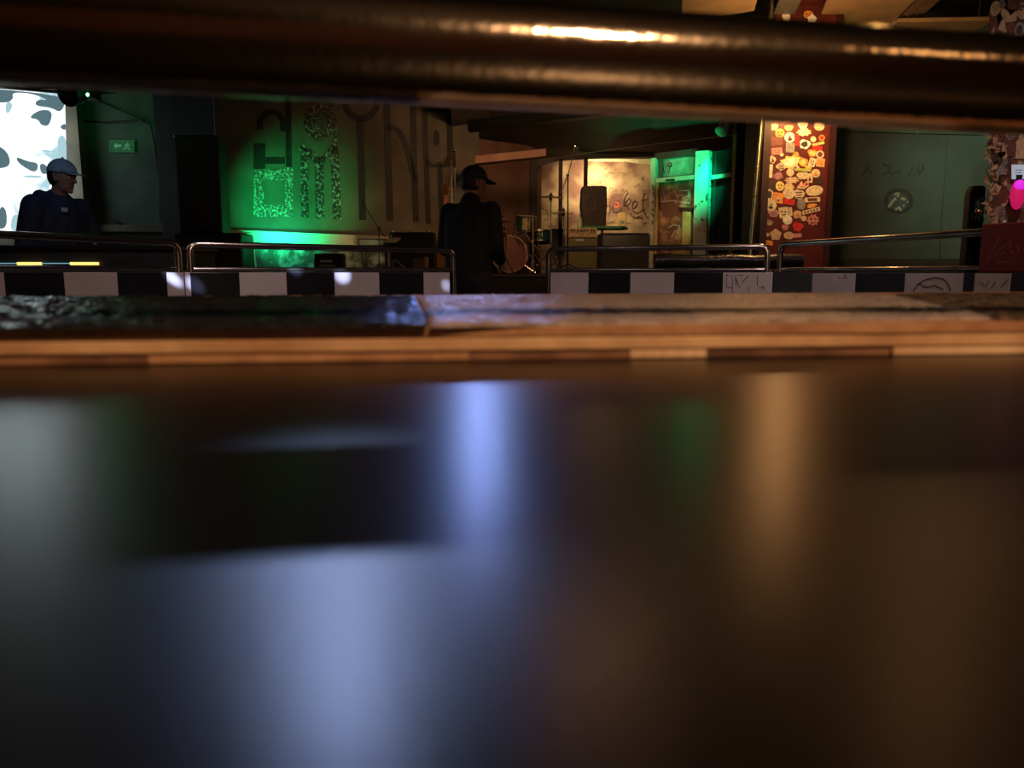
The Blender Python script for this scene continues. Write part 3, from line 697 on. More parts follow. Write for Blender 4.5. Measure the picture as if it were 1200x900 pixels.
def shape(kind, cx, cy, w_, h_, rot, r):
    out = []
    if kind == 'r': pts = [(-1, -1), (1, -1), (1, 1), (-1, 1)]
    elif kind == 't': pts = [(0, -1), (1, 1), (-1, 1)]
    elif kind == 'p': pts = [(math.sin(2 * math.pi * k / 5), -math.cos(2 * math.pi * k / 5)) for k in range(5)]
    elif kind == 's': pts = [(math.cos(math.pi * k / 9) * (1 if k % 2 else 0.72), math.sin(math.pi * k / 9) * (1 if k % 2 else 0.72)) for k in range(18)]
    elif kind == 'b':
        ph = r.uniform(0, 6); pts = [(math.cos(2 * math.pi * k / 16) * (0.88 + 0.16 * math.sin(3 * 2 * math.pi * k / 16 + ph)), math.sin(2 * math.pi * k / 16) * (0.9 + 0.14 * math.cos(4 * 2 * math.pi * k / 16 + ph))) for k in range(16)]
    elif kind == 'd': pts = [(-0.8, 1), (-1, -0.2), (-0.6, -0.9), (0, -1), (0.6, -0.9), (1, -0.2), (0.8, 1)]
    else: pts = [(math.cos(2 * math.pi * k / 20), math.sin(2 * math.pi * k / 20)) for k in range(20)]
    c, s_ = math.cos(math.radians(rot)), math.sin(math.radians(rot))
    return [(cx + x * w_ / 2 * c - y * h_ / 2 * s_, cy + x * w_ / 2 * s_ + y * h_ / 2 * c) for x, y in pts]
def sticker(P, parent, k, cx, cy, w_, h_, kind, out, inn=None, rot=0, off0=0.001, r=random.Random(3), tilt=0.0):
    mb = MB(); off = off0 + 0.0002 * (k % 9)
    w_ *= 1.12; h_ *= 1.12; poly_on(mb, P, shape(kind, cx, cy, w_, h_, rot, r), off, 0.0008)
    mats = [SM[out]]
    if inn:
        mats.append(SM[inn]); mb.use(1)
        st_ = r.choice('ABCD') if kind != 'r' or h_ > 5 else 'L'
        o2 = off + 0.0009
        if st_ == 'A': poly_on(mb, P, shape(kind, cx, cy, w_ * 0.62, h_ * 0.62, rot, r), o2, 0.0004)
        elif st_ == 'B':
            poly_on(mb, P, shape('c', cx - w_ * 0.17, cy - h_ * 0.08, w_ * 0.18, h_ * 0.2, rot, r), o2, 0.0004)
            poly_on(mb, P, shape('c', cx + w_ * 0.17, cy - h_ * 0.08, w_ * 0.18, h_ * 0.2, rot, r), o2, 0.0004)
            poly_on(mb, P, shape('r', cx, cy + h_ * 0.22, w_ * 0.4, h_ * 0.1, rot, r), o2, 0.0004)
        elif st_ == 'C':
            poly_on(mb, P, shape('t', cx, cy, w_ * 0.5, h_ * 0.55, rot, r), o2, 0.0004)
            poly_on(mb, P, shape('c', cx, cy + h_ * 0.25, w_ * 0.3, h_ * 0.2, rot, r), o2, 0.0004)
        elif st_ == 'D':
            for q in (-0.2, 0.05, 0.3): poly_on(mb, P, shape('r', cx, cy + h_ * q * 0.9, w_ * 0.55, h_ * 0.1, rot, r), o2, 0.0004)
        else:
            for q in range(5): poly_on(mb, P, shape('r', cx + (q - 2) * w_ * 0.17 * math.cos(math.radians(rot)), cy + (q - 2) * w_ * 0.17 * math.sin(math.radians(rot)), w_ * 0.09, h_ * 0.6, rot, r), o2, 0.0004)
    return mb.build('sticker', mats, parent)
ST = [(907, 149, 10, 8, 'b', 'pale', 'orange'), (914, 156, 10, 10, 'c', 'orange', 'brown'), (924.5, 150, 10, 7, 'b', 'yellow', 'orange'), (925.5, 161, 11, 11, 'c', 'white', 'brown'),
 (941, 147, 11, 9, 'b', 'white', 'tan'), (942, 155, 17, 9, 's', 'yellow', 'white'), (960, 148, 11, 9, 'c', 'pale', 'green'), (963, 161.5, 6.5, 6.5, 'c', 'orange', 'red'), (953, 163, 6, 6, 'c', 'pale', None),
 (959, 168.5, 13, 3, 'r', 'green', 'pale', -12), (943, 169, 13, 11, 'b', 'white', 'dark'), (910.5, 165.5, 12, 9, 'r', 'brown', None), (926, 173, 9, 10, 'r', 'grey', None), (910.5, 177, 11, 7, 'r', 'pink', 'red'),
 (952, 179.5, 11, 9, 'b', 'orange', 'yellow'), (961, 181, 8.5, 8.5, 'c', 'pale', 'brown'), (958, 173.5, 10, 4.5, 'r', 'red', None), (905.5, 187, 7, 9, 'b', 'pale', 'brown'), (926, 190, 26, 15, 's', 'yellow', 'white', -15),
 (915.5, 195, 11, 9, 'b', 'pale', 'dark'), (941, 190, 11, 11, 'b', 'orange', 'yellow'), (961.5, 190.5, 9, 9, 'r', 'tan', 'orange'), (952, 190, 7, 9, 'r', 'pale', 'brown', 20), (902.8, 200.5, 4.5, 14, 'r', 'pale', None, 3),
 (912, 206, 12, 9, 'b', 'purple', 'pink'), (926, 202, 8, 8, 'c', 'pale', None), (941, 199, 17, 3, 'r', 'green', None), (940.5, 206, 13, 9, 'b', 'pale', 'tan'), (956, 203, 9, 9, 'c', 'pale', 'orange'), (949, 208.5, 6, 10, 'd', 'pale', 'brown'),
 (928, 211, 17, 8, 's', 'tan', 'pale'), (906.5, 218, 9, 10, 'c', 'dark', None), (914, 218, 9, 10, 'c', 'yellow', 'brown'), (924.5, 218.5, 13, 8, 'b', 'tan', 'yellow'), (939, 216.5, 10, 8, 't', 'pale', 'red'), (960.5, 212, 7, 8, 'b', 'dark', None),
 (924.5, 226.5, 13, 12, 'c', 'pale', 'tan'), (936.5, 228, 12, 12, 'b', 'pale', 'brown'), (954.5, 223.5, 18, 11, 'c', 'pale', 'yellow', -8), (901.8, 228, 8, 12, 'd', 'pale', 'dark'), (912, 232, 11, 11, 'r', 'orange', 'pale', 8), (903.5, 240.5, 12, 12, 'c', 'pale', 'grey'),
 (925, 236.5, 11, 6, 'r', 'red', None), (952, 234, 16, 5, 'r', 'pale', 'brown', -3), (939, 239.5, 9, 11, 'd', 'grey', None, 180), (951, 241, 12, 5, 'b', 'orange', 'yellow', -12), (950.5, 247, 19, 4, 'r', 'pale', 'brown', -14), (906.5, 250, 13, 9, 'b', 'pink', 'purple'),
 (918.5, 249, 10, 11, 'r', 'pale', 'dark', -8), (926.5, 248, 3.4, 9, 'r', 'pale', None), (934.5, 251, 9, 8, 'd', 'tan', 'orange'), (922.8, 257.8, 10, 9.5, 'c', 'white', None), (942, 256, 6, 6, 'c', 'tan', None), (952.8, 257.8, 14, 13, 's', 'pink', 'brown'),
 (901.7, 261, 8, 7, 'b', 'grey', 'tan'), (920, 266.7, 8, 7, 'b', 'pink', None), (935, 266, 12, 11, 'b', 'red', None), (909, 275, 13, 13, 'p', 'tan', None), (924.5, 276, 11, 8, 'c', 'tan', None), (934.5, 276, 9, 4.5, 'r', 'pink', 'pale'), (901, 284.5, 8, 5, 'r', 'orange', None, 10),
 (899.5, 275, 4, 4, 'c', 'tan', None), (934, 164, 5, 12, 'r', 'red', None), (948, 196, 8, 5, 'b', 'yellow', 'orange'), (933, 181, 7, 6, 'b', 'orange', None), (916, 181, 4, 4, 'c', 'pale', None), (945, 216, 6, 7, 'b', 'pale', 'red'), (932, 196, 9, 5, 'b', 'pale', 'brown')]
rr = random.Random(11)
for k, s_ in enumerate(ST):
    sticker(PP, sp, k, *s_[:7], rot=(s_[7] if len(s_) > 7 else rr.uniform(-8, 8)), r=rr)
for k in range(26):   # the part of the pillar hidden by the near rail
    sticker(PP, sp, k, rr.uniform(903, 962), rr.uniform(8, 138), rr.uniform(8, 13), rr.uniform(7, 12), rr.choice('crbps'), rr.choice(['pale', 'orange', 'yellow', 'white', 'tan', 'pink']), rr.choice(['brown', 'red', 'dark', None]), rr.uniform(-20, 20), r=rr)
# lamp clamped to the pillar (its bulb lights the stickers)
lp = at(943, 103, 5.70)
pf = thing('pillar_lamp', 'small warm spotlight clamped to the front of the sticker pillar', 'lamp', (lp.x, 6.0, lp.z + 0.1))
MB().tube(rnd([(lp.x, 6.0, lp.z + 0.14), (lp.x, 5.85, lp.z + 0.20), (lp.x, 5.72, lp.z + 0.13)], 0.03), 0.01, 8).build('arm', 'black', pf, smooth=True)
MB().lathe((lp.x, 5.69, lp.z + 0.14), (0, 0.1, -1), [(0, 0), (0.03, 0.0), (0.04, 0.04), (0.055, 0.10), (0.052, 0.10), (0.035, 0.04), (0, 0.03)]).build('shade', 'black', pf, smooth=True)
MB().ball((lp.x, 5.70, lp.z + 0.07), 0.022).build('bulb', 'e_warm', pf, smooth=True)
# slim brass pole
p0, p1 = at(892.5, 142, 5.8), at(880.5, 284, 5.8)
dd = (p1 - p0) / (p1.z - p0.z)
tp = p0 + dd * (ZC - p0.z); bt = p0 + dd * (0 - p0.z)
bp = thing('brass_pole', 'slim greenish brass pole just left of the sticker pillar', 'pole', tuple(bt))
MB().tube([bt, tp], 0.0165, 14).build('tube', 'brass', bp, smooth=True)
for z, m in ((0, 1), (ZC - 0.012, 1)):
    q = bt + dd * z; MB().cyl(q, q + dd * 0.012, 0.04).build('flange', 'brass', bp)
for y in (196, 229): MB().ball(at(887.2 if y < 200 else 885, y, 5.785), 0.008).build('screw', 'steel', bp, smooth=True)

# ceiling boards hung above, seen over the near rail
def ceil_board(name, label, cat, pts, z, th, m, group=None, frame=None):
    q = [onz(x, y, z) for x, y in pts]; c = sum(q, Vector()) / len(q)
    t = thing(name, label, cat, tuple(c), group)
    MB().prism(q, (0, 0, th)).build('panel', m, t, bevel=0.006)
    for v in (q[0].lerp(c, 0.3), q[len(q) // 2].lerp(c, 0.3)):
        MB().cyl(v + Vector((0, 0, th)), (v.x, v.y, ZC), 0.006, 8).build('hanger', 'steel', t)
    return t
G = 'boards hung under the ceiling at the right'
b = ceil_board('ceiling_board', 'tan ceiling board with a green lit edge, left end of those above the near rail', 'board', [(799, 16), (845, 19), (884, 13), (893, -20), (799, -30)], 2.78, 0.03, 'tan', G)
ceil_board('ceiling_board', 'grey green ceiling board between the tan one and the red beam', 'board', [(902, 26), (926, 27), (946, -12), (922, -20)], 2.84, 0.03, 'grey_panel', G)
ceil_board('ceiling_beam_stickers', 'red ceiling beam with stickers running from the pillar top towards the bar', 'beam', [(926, 40), (945, 40), (985, -40), (948, -40)], 2.90, 0.16, 'red_pillar', G)
ceil_board('ceiling_board', 'broad tan ceiling board right of the red sticker beam', 'board', [(957, 30), (1020, 33), (1046, 27), (1085, -12), (980, -24)], 2.84, 0.03, 'tan', G)
for i, x in enumerate((1050, 1062, 1073)):
    ceil_board('ceiling_plank', ['reddish ceiling plank nearest the broad tan board', 'middle one of three reddish ceiling planks', 'reddish ceiling plank, rightmost of the three'][i], 'plank', [(x, 26 - i * 5), (x + 11, 26 - i * 5), (x + 38, -2 - i * 3), (x + 28, -6)], 2.88 + 0.01 * i, 0.03, 'plaster_brown', G)
ceil_board('ceiling_board', 'pointed tan ceiling board tapering to the right with a small downlight', 'board', [(1045, 30), (1052, 26), (1166, 24), (1136, 41), (1110, 40)], 2.80, 0.03, 'tan', G)
dl = at(0, 0, 1); q = onz(1121, 39, 2.79)
t = thing('downlight', 'small round warm downlight under the pointed tan ceiling board', 'lamp', tuple(q), None)
MB().lathe((q.x, q.y, q.z + 0.02), (0, 0, -1), [(0, 0), (0.035, 0), (0.038, 0.02), (0.028, 0.024), (0.024, 0.012), (0, 0.012)]).build('housing', 'steel', t, smooth=True)
MB().lathe((q.x, q.y, q.z + 0.004), (0, 0, -1), [(0, 0), (0.022, 0), (0.016, 0.012), (0, 0.014)]).build('lens', 'e_warm', t, smooth=True)

# ================================================================== RIGHT COLUMN with stickers and trinkets
PQ = pl(1160, 4.25, 1240, 4.05)
ca = PQ.hit(1163, 320)
rc = thing('decorated_column', 'brown column at the right edge plastered with pale curled stickers', 'column', (ca.x, ca.y, 0))
b0, b1 = bbox2(PQ, 1163, 1290, 0, ZC, 0.5); MB().hexa(b0, b1).build('shaft', mat('column_brown', (0.09, 0.045, 0.03), 0.6, scale=6, col2=(0.05, 0.025, 0.018)), rc, bevel=0.01)
rr = random.Random(5)
k = 0
for y in [8, 20, 32, 44] + list(range(150, 262, 9)):
    for x in range(1166, 1204, 10):
        k += 1
        sticker(PQ, rc, k, x + rr.uniform(-3, 3), y + rr.uniform(-4, 4), rr.uniform(7, 12), rr.uniform(9, 17), rr.choice('bbdrc'), rr.choice(['tan', 'brown', 'brown', 'grey', 'brown']), rr.choice(['brown', 'dark', 'tan', None]), rr.uniform(-30, 30), 0.002 + 0.001 * (k % 5), rr)
mb = MB(); poly_on(mb, PQ, [(1191, 172), (1195, 158), (1198, 155), (1203, 160), (1206, 186), (1190, 186)], 0.012, 0.002); mb.build('sticker', SM['tan'], rc)
# leafy cut-outs curling off the column's left edge
t = thing('paper_garland', 'tan curled paper garland hanging down the left edge of the decorated column', 'garland', tuple(PQ.hit(1160, 170, 0.03)))
for k in range(16):
    y = 160 + k * 6; x = 1160 + 5 * math.sin(k * 1.3); c = PQ.hit(x, y, 0.04)
    u = Vector((math.cos(k * 1.7), 0, math.sin(k * 1.7))) ; v = Vector((-u.z, -0.6, u.x)).normalized()
    MB().add([c - u * 0.025, c + v * 0.014 - u * 0.005, c + u * 0.028, c - v * 0.014 + Vector((0, -0.008, 0)), c + Vector((0, 0.004, 0))], [(0, 1, 4), (1, 2, 4), (2, 3, 4), (3, 0, 4), (0, 3, 2, 1)]).build('leaf', M['tan'], t)
MB().tube([PQ.hit(1160 + 5 * math.sin(k * 1.3), 150 + k * 6, 0.042) for k in range(18)], 0.0025, 6).build('string', 'marker_brown', t)
def pixbox(P, x0, y0, x1, y1, off, th):
    mb = MB(); poly_on(mb, P, [(x0, y0), (x1, y0), (x1, y1), (x0, y1)], off, th); return mb
t = thing('white_card', 'small white card with dark lines pinned above the magenta lamp', 'card', tuple(PQ.hit(1191, 202, 0.03)))
pixbox(PQ, 1185.5, 193, 1201, 210, 0.02, 0.004).build('card', emis('card_glow', (0.75, 0.85, 1.0), 0.35), t)  # card made to glow faintly by itself, though no lamp
mb = MB(); 
for y in (199, 202, 205): stroke(mb, PQ, [(1190, y), (1197 + (y % 2), y + 0.3)], 0.8, 0.0245, 0.001)
mb.build('printed_lines', 'marker', t)
mc = PQ.hit(1192.5, 228, 0.06)
t = thing('magenta_lamp', 'oval lamp glowing magenta and red at the right edge', 'lamp', tuple(mc))
MB().ball(mc + Vector((0, 0, 0.0)), (0.036, 0.03, 0.078), 20, 14).build('globe', 'magenta', t, smooth=True)
MB().ball(mc + Vector((0, -0.012, 0.045)), (0.029, 0.024, 0.030), 16, 10).build('bulb', 'magenta_hot', t, smooth=True)
MB().cyl(mc + Vector((0, 0, 0.07)), mc + Vector((0, 0, 0.10)), 0.014).build('cap', 'black', t)
MB().cyl(mc + Vector((0, 0, 0.085)), PQ.hit(1192.5, 212, 0.0) , 0.004).build('bracket', 'black', t)
hc = PQ.hit(1174, 181, 0.05)
t = thing('gold_heart', 'shiny gold heart ornament hanging on the decorated column', 'ornament', tuple(hc))
hp = []
for k in range(24):
    a_ = 2 * math.pi * k / 24; hp.append(hc + Vector((0.0013 * 16 * math.sin(a_) ** 3, 0, 0.0013 * (13 * math.cos(a_) - 5 * math.cos(2 * a_) - 2 * math.cos(3 * a_) - math.cos(4 * a_)))))
MB().prism(hp, (0, 0.012, 0)).build('heart', 'gold', t, bevel=0.004, smooth=True)
MB().cyl(hc + Vector((0, 0.006, 0.008)), PQ.hit(1176, 160, 0.0), 0.0012, 6).build('thread', 'gold', t)
gc = PQ.hit(1146, 248, 0.03)
t = thing('gold_bauble', 'small gold bauble in a dark tuft left of the decorated column', 'bauble', tuple(gc))
MB().ball(gc, 0.018).build('ball', 'gold', t, smooth=True)
MB().tube([gc + Vector((0, 0, 0.017)), gc + Vector((0.01, 0.02, 0.06)), PQ.hit(1166, 225, -0.02)], 0.0018, 6).build('thread', 'black', t)
rr = random.Random(2); mb = MB()
for k in range(40):
    p = gc + Vector((rr.uniform(0.0, 0.07), rr.uniform(0.02, 0.05), rr.uniform(-0.05, 0.04))); mb.tube([p, p + Vector((rr.uniform(-0.02, 0.02), rr.uniform(-0.01, 0.01), rr.uniform(0.02, 0.05)))], [0.004, 0.0006], 5)
mb.build('tinsel', 'drum_green', t)
# tall black chair back behind the parapet
cb = at(1138, 320, 5.0)
t = thing('black_chair', 'tall black rounded chair back in front of the mural wall', 'chair', (cb.x, 5.0, 0))
zt_ = at(1138, 217, 5.0).z
mb = MB(); w_ = 0.052
prof = [(-w_, 0.5), (-w_, zt_ - 0.05)] + [(-w_ + 0.05 * (1 - math.cos(a_)), zt_ - 0.05 + 0.05 * math.sin(a_)) for a_ in [math.pi / 2 * k / 5 for k in range(1, 6)]] + [(w_ - 0.02, zt_), (w_ - 0.006, zt_ - 0.006), (w_, zt_ - 0.02), (w_, 0.5)]
mb.prism([(cb.x + x, 5.0, z) for x, z in prof], (0, 0.06, 0)); mb.build('backrest', 'black', t, bevel=0.01)
MB().box((cb.x - 0.40, 5.0, 0.42), (cb.x + w_, 5.42, 0.52)).build('seat', 'black', t, bevel=0.02)
for x in (-0.36, 0.02):
    for y in (0.03, 0.38): MB().cyl((cb.x + x, 5.0 + y, 0), (cb.x + x, 5.0 + y, 0.43), 0.016, 10).build('leg', 'steel', t, smooth=True)

# ================================================================== LEFT SIDE
# projection screen
PSC = Plane((-8, 9.35), (-4, 9.35))
sc = thing('projection_screen', 'bright white projected picture on a screen behind the person in the cap', 'screen', tuple(PSC.hit(0, 268)))
ob = MB(); poly_on(ob, PSC, [(-95, 96), (76, 111), (80, 271), (-95, 275)], 0, 0.02); o = ob.build('picture', 'projection', sc)
def scp(m, *polys):
    for p in polys:
        for _ in range(2): p = [((p[k][0] * a_ + p[(k + 1) % len(p)][0] * (4 - a_)) / 4, (p[k][1] * a_ + p[(k + 1) % len(p)][1] * (4 - a_)) / 4) for k in range(len(p)) for a_ in (3, 1)]
        mb = MB(); poly_on(mb, PSC, p, 0.021, 0.001); mb.build('picture_shape', m, sc)
scp('scr_dark', [(-90, 97), (76, 111), (76, 124), (70, 132), (60, 126), (40, 124), (44, 116), (58, 118), (40, 110), (14, 108), (16, 116), (6, 122), (-90, 112)],
    [(33, 138), (47, 128), (62, 130), (58, 148), (48, 147), (45, 140)], [(70, 148), (77, 144), (78, 152), (73, 152)],
    [(18, 183), (22, 192), (42, 204), (46, 191), (32, 189)], [(46, 191), (55, 193), (56, 204), (48, 204)], [(-10, 170), (2, 172), (11, 182), (12, 196), (-10, 198)], [(0, 240), (8, 246), (8, 268), (-5, 268)])
scp('scr_mid', [(8, 118), (16, 122), (10, 134), (6, 130)], [(28, 205), (50, 206), (48, 209), (28, 208)], [(14, 252), (22, 251), (25, 262), (26, 270), (12, 270)], [(48, 175), (62, 177), (60, 179), (50, 178)], [(66, 160), (78, 158), (78, 196), (70, 196)])
mb = MB(); poly_on(mb, PSC, [(-100, 92), (82, 108), (82, 111), (-100, 95)], -0.01, 0.04); mb.build('top_bar', 'black', sc, bevel=0.004)
mb = MB()
poly_on(mb, PSC, [(-100, 272), (84, 270), (84, 273), (-100, 276)], -0.01, 0.04); mb.build('bottom_bar', 'black', sc)
for x in (-60, 60):
    MB().cyl(PSC.hit(x, 272, -0.02), (PSC.hit(x, 272, -0.02).x, PSC.hit(x, 272, -0.02).y, 0.0), 0.02, 10).build('leg', 'black', sc)
light('AREA', 'screen_glow_light', tuple(PSC.hit(10, 190, 0.12)), 9, (0.75, 0.95, 1.0), target=(0, 0, 0.95), size=1.3)
# spotlight with a green indicator
hp_ = at(87, 104, 7.8)
t = thing('stage_projector', 'dark round stage light with a bright green indicator above the screen corner', 'spotlight', tuple(hp_))
MB().lathe(hp_ + Vector((0.0, 0.14, 0)), (-0.25, -1, -0.35), [(0, 0), (0.08, 0.0), (0.10, 0.05), (0.115, 0.20), (0.105, 0.20), (0.09, 0.15), (0, 0.15)], 24).build('barrel', 'black_gloss', t, smooth=True)
MB().box(hp_ + Vector((-0.02, 0.02, -0.06)), hp_ + Vector((0.13, 0.26, 0.09))).build('body', 'black', t, bevel=0.02)
MB().tube([hp_ + Vector((0.05, 0.14, 0.06)), (hp_.x + 0.05, hp_.y + 0.14, ZC)], 0.018, 8).build('hanger', 'black', t, smooth=True)
MB().tube([hp_ + Vector((-0.155 + 0.02 * k, -0.06, -0.02 - 0.075 * math.sin(k / 8 * 1.6))) for k in range(9)], 0.006, 6).build('rim_highlight', 'steel', t, smooth=True)
MB().ball(at(102.7, 111, 7.74), 0.013).build('indicator', 'e_led_green', t, smooth=True)
lq = at(102.7, 111, 7.70); light('POINT', 'indicator_light', tuple(lq), 0.5, (0.1, 1, 0.3), rad=0.02)
# exit sign
ex = thing('exit_sign', 'dim green exit sign with an arrow and a running figure on the recessed wall', 'sign', tuple(PG.hit(143, 171, 0.01)))
pixbox(PG, 128.5, 164, 159, 179, 0.002, 0.02).build('box', mat('exit_edge', (0.05, 0.30, 0.10), 0.5), ex, bevel=0.004)
pixbox(PG, 130, 165.5, 157.5, 177.5, 0.0225, 0.002).build('face', 'e_exit', ex)
mb = MB(); poly_on(mb, PG, [(133, 171), (137, 167), (137, 169.5), (142, 169.5), (142, 172), (137, 172), (137, 174.5)], 0.025, 0.001); mb.build('arrow', 'e_exit_pale', ex)
mb = MB(); poly_on(mb, PG, shape('c', 149.5, 167.8, 2, 2, 0, rr), 0.025, 0.001)
for L in ([(149, 169), (148, 172)], [(148, 172), (151, 173.5), (152, 176)], [(148, 172), (146.5, 174.5), (144.5, 175)], [(149, 169.5), (152, 170.5)], [(149, 169.5), (146, 171)]): stroke(mb, PG, L, 1.2, 0.025, 0.001)
mb.build('running_figure', 'e_exit_pale', ex)
# cable draped over the recess
PX = lambda L: crop(0, 80, 4.615, L)
pts = PX([(365, 262), (470, 285), (580, 295), (690, 288), (770, 283), (815, 310), (835, 400), (850, 520), (862, 660), (866, 830)])
t = tag(MB().tube([PG.hit(x, y, 0.02) for x, y in pts], 0.011, 8).build('wall_cable', 'cable', smooth=True), 'black cable drooping across the green recessed wall and down its right side', 'cable')
pts = PX([(500, 160), (580, 195), (680, 240), (770, 283)])
tag(MB().tube([PG.hit(x, y, 0.035) for x, y in pts], 0.011, 8).build('wall_cable', 'cable', smooth=True), 'black cable running down from the stage light to the other cable', 'cable')
t = thing('wall_lamp', 'small pale round fitting at the upper right of the recessed wall', 'lamp', tuple(PG.hit(189, 130, 0.0)))
MB().ball(PG.hit(189.5, 130, 0.02), 0.035).build('globe', 'ledge', t, smooth=True)
MB().cyl(PG.hit(189.5, 130, 0.0), PG.hit(189.5, 130, 0.02), 0.045).build('base', 'plaster', t)
# small dark items on the recess ledge
t = thing('dark_bag', 'small dark lumpy bag lying on the ledge of the recessed wall', 'bag', tuple(PG.hit(144, 266, 0.05)))
c = PG.hit(138, 264.5, 0.05); mb = MB(); mb.ball(c, (0.07, 0.045, 0.045), 16, 10).ball(c + Vector((0.13, 0, -0.015)), (0.10, 0.04, 0.025), 16, 8); mb.build('body', 'black', t, smooth=True)
MB().tube([c + Vector((-0.03, 0, 0.03)), c + Vector((0, 0, 0.065)), c + Vector((0.03, 0, 0.03))], 0.006, 6).build('handle', 'black', t, smooth=True)

# DJ desk with lights and a flight case
DY = 4.75
dA, dB = at(-60, 290, DY), at(204, 290, DY)
t = thing('dj_desk', 'long black desk behind the far left parapet with yellow light strips', 'desk', (dA.x, DY, 0))
zt_ = at(0, 287.5, DY).z
MB().box((dA.x, DY, 0), (dB.x, DY + 0.65, zt_ - 0.03)).build('front', 'black', t, bevel=0.01)
MB().box((dA.x - 0.02, DY - 0.02, zt_ - 0.03), (dB.x + 0.02, DY + 0.67, zt_)).build('worktop', 'black_gloss', t, bevel=0.006)
for x0, x1, m in ((20, 47, 'e_yellow'), (82, 114, 'e_yellow'), (-40, 18, 'e_cyan'), (48, 81, 'e_cyan')):
    p, q = at(x0, 308.5, DY - 0.02), at(x1, 308.5, DY - 0.02); h = 0.011 if m == 'e_yellow' else 0.003
    MB().box((p.x, DY - 0.022, p.z - h), (q.x, DY - 0.001, p.z + h * 0.6)).build('light_strip', m, t)
p = at(16, 292, DY - 0.02)
for k in range(6): MB().box((p.x + k * 0.013, DY - 0.004, p.z - 0.003), (p.x + k * 0.013 + 0.008, DY - 0.0005, p.z + 0.004)).build('lettering', 'silver_edge', t)
p0, p1 = at(114, 287, DY + 0.1), at(176, 287, DY + 0.1)
fc = thing('flight_case', 'black flight case with silver corners on the dark desk at left', 'case', (p0.x, DY + 0.1, zt_))
p0 = Vector((p0.x, DY + 0.08, 0)); p1 = Vector((p1.x, 0, 0))
zc = at(114, 284, DY + 0.08).z
DYF = DY - 0.012
a0, a1 = at(115, 290, DYF), at(175, 290, DYF)
MB().box((p0.x, DY + 0.08, zt_ + 0.001), (p1.x, DY + 0.45, max(zc, zt_ + 0.03))).build('body', 'black_gloss', fc, bevel=0.004)
for x in (p0.x, p1.x): MB().ball((x, DY + 0.082, zt_ + 0.012), 0.014).build('corner', 'silver_edge', fc, smooth=True)
# silver drawer trim on the desk front
mb = MB(); mb.box((a0.x, DYF, at(115, 294, DYF).z), (a1.x, DYF + 0.011, at(115, 292.5, DYF).z)); mb.box((a0.x, DYF, at(115, 294, DYF).z), (a0.x + 0.012, DYF + 0.011, at(0, 288, DYF).z)); mb.box((a1.x - 0.012, DYF, at(115, 294, DYF).z), (a1.x, DYF + 0.011, at(0, 288, DYF).z))
mb.build('silver_trim', 'silver_edge', t, bevel=0.002)

# big PA speaker on its subwoofer, left of the letters
SY_ = 8.25
a0, a1 = at(205, 300, SY_), at(283, 300, SY_)
zs = at(0, 273, SY_).z
t = thing('subwoofer', 'wide black subwoofer under the tall speaker, behind the handrails', 'speaker', (a0.x, SY_, STZ))
MB().box((a0.x, SY_, STZ), (a1.x, SY_ + 0.42, zs)).build('cabinet', 'black', t, bevel=0.02)
MB().box((a0.x + 0.04, SY_ - 0.012, STZ + 0.04), (a1.x - 0.04, SY_ + 0.002, zs - 0.04)).build('grille', 'grille', t, bevel=0.004)
MB().tube([(a1.x + 0.004, SY_ + 0.22, zs - 0.12), (a1.x + 0.03, SY_ + 0.22, zs - 0.12), (a1.x + 0.03, SY_ + 0.38, zs - 0.12), (a1.x + 0.004, SY_ + 0.38, zs - 0.12)], 0.008, 6).build('handle', 'black', t, smooth=True)
a0, a1 = at(212, 300, SY_), at(262, 300, SY_); zt2 = at(0, 158, SY_).z
t = thing('tall_speaker', 'tall black loudspeaker standing on the subwoofer beside the green lit wall', 'speaker', (a0.x, SY_, zs))
MB().prism([(a0.x, SY_, zs), (a1.x, SY_, zs), (a1.x - 0.06, SY_ + 0.42, zs), (a0.x + 0.06, SY_ + 0.42, zs)], (0, 0, zt2 - zs)).build('cabinet', 'black', t, bevel=0.015)
MB().box((a0.x + 0.02, SY_ - 0.012, zs + 0.03), (a1.x - 0.02, SY_ + 0.001, zt2 - 0.03)).build('grille', 'grille', t, bevel=0.004)
MB().ball((a1.x - 0.13, SY_ - 0.012, zs + 0.10), 0.012).build('badge', 'silver_edge', t, smooth=True)
MB().ball((a0.x + 0.01, SY_, zt2 - 0.01), 0.010).build('corner_cap', 'steel', t, smooth=True)
# green lit bench: pale band above a rock faced front
PE = pl(262, 8.75, 440, 9.55)
zb = zof(PE, 262, 268.5)
t = thing('rock_bench', 'low stage bench with a pale band and rock textured front glowing green', 'bench', (PE.xy(284)[0], PE.xy(284)[1], STZ))
b0, b1 = bbox2(PE, 264, 452, STZ, zof(PE, 350, 291), 0.18, -0.02); MB().hexa(b0, b1).build('rock_front', 'rock', t)
b0, b1 = bbox2(PE, 263, 452, zof(PE, 350, 287), zb, 0.32, 0.0)
mb = MB(); a_ = [PE.hit(263, 269, 0), PE.hit(455, 277, 0), PE.hit(455, 288, 0), PE.hit(263, 287, 0)]; mb.prism(a_, -PE.n * 0.2); mb.build('pale_band', 'ledge', t, bevel=0.004)
mb = MB(); poly_on(mb, PE, [(281, 272), (295, 272), (301, 316), (282, 316)], 0.0, 0.03); ps = mb.build('end_post', 'ledge', t, bevel=0.004)
for L in ([(281, 271.5), (295, 273), (296, 282)], [(283, 290), (300, 291)], [(282, 297), (296, 297), (299, 314)]):
    mb = MB(); stroke(mb, PE, L, 0.8, 0.031, 0.002); mb.build('panel_line', 'marker', t)
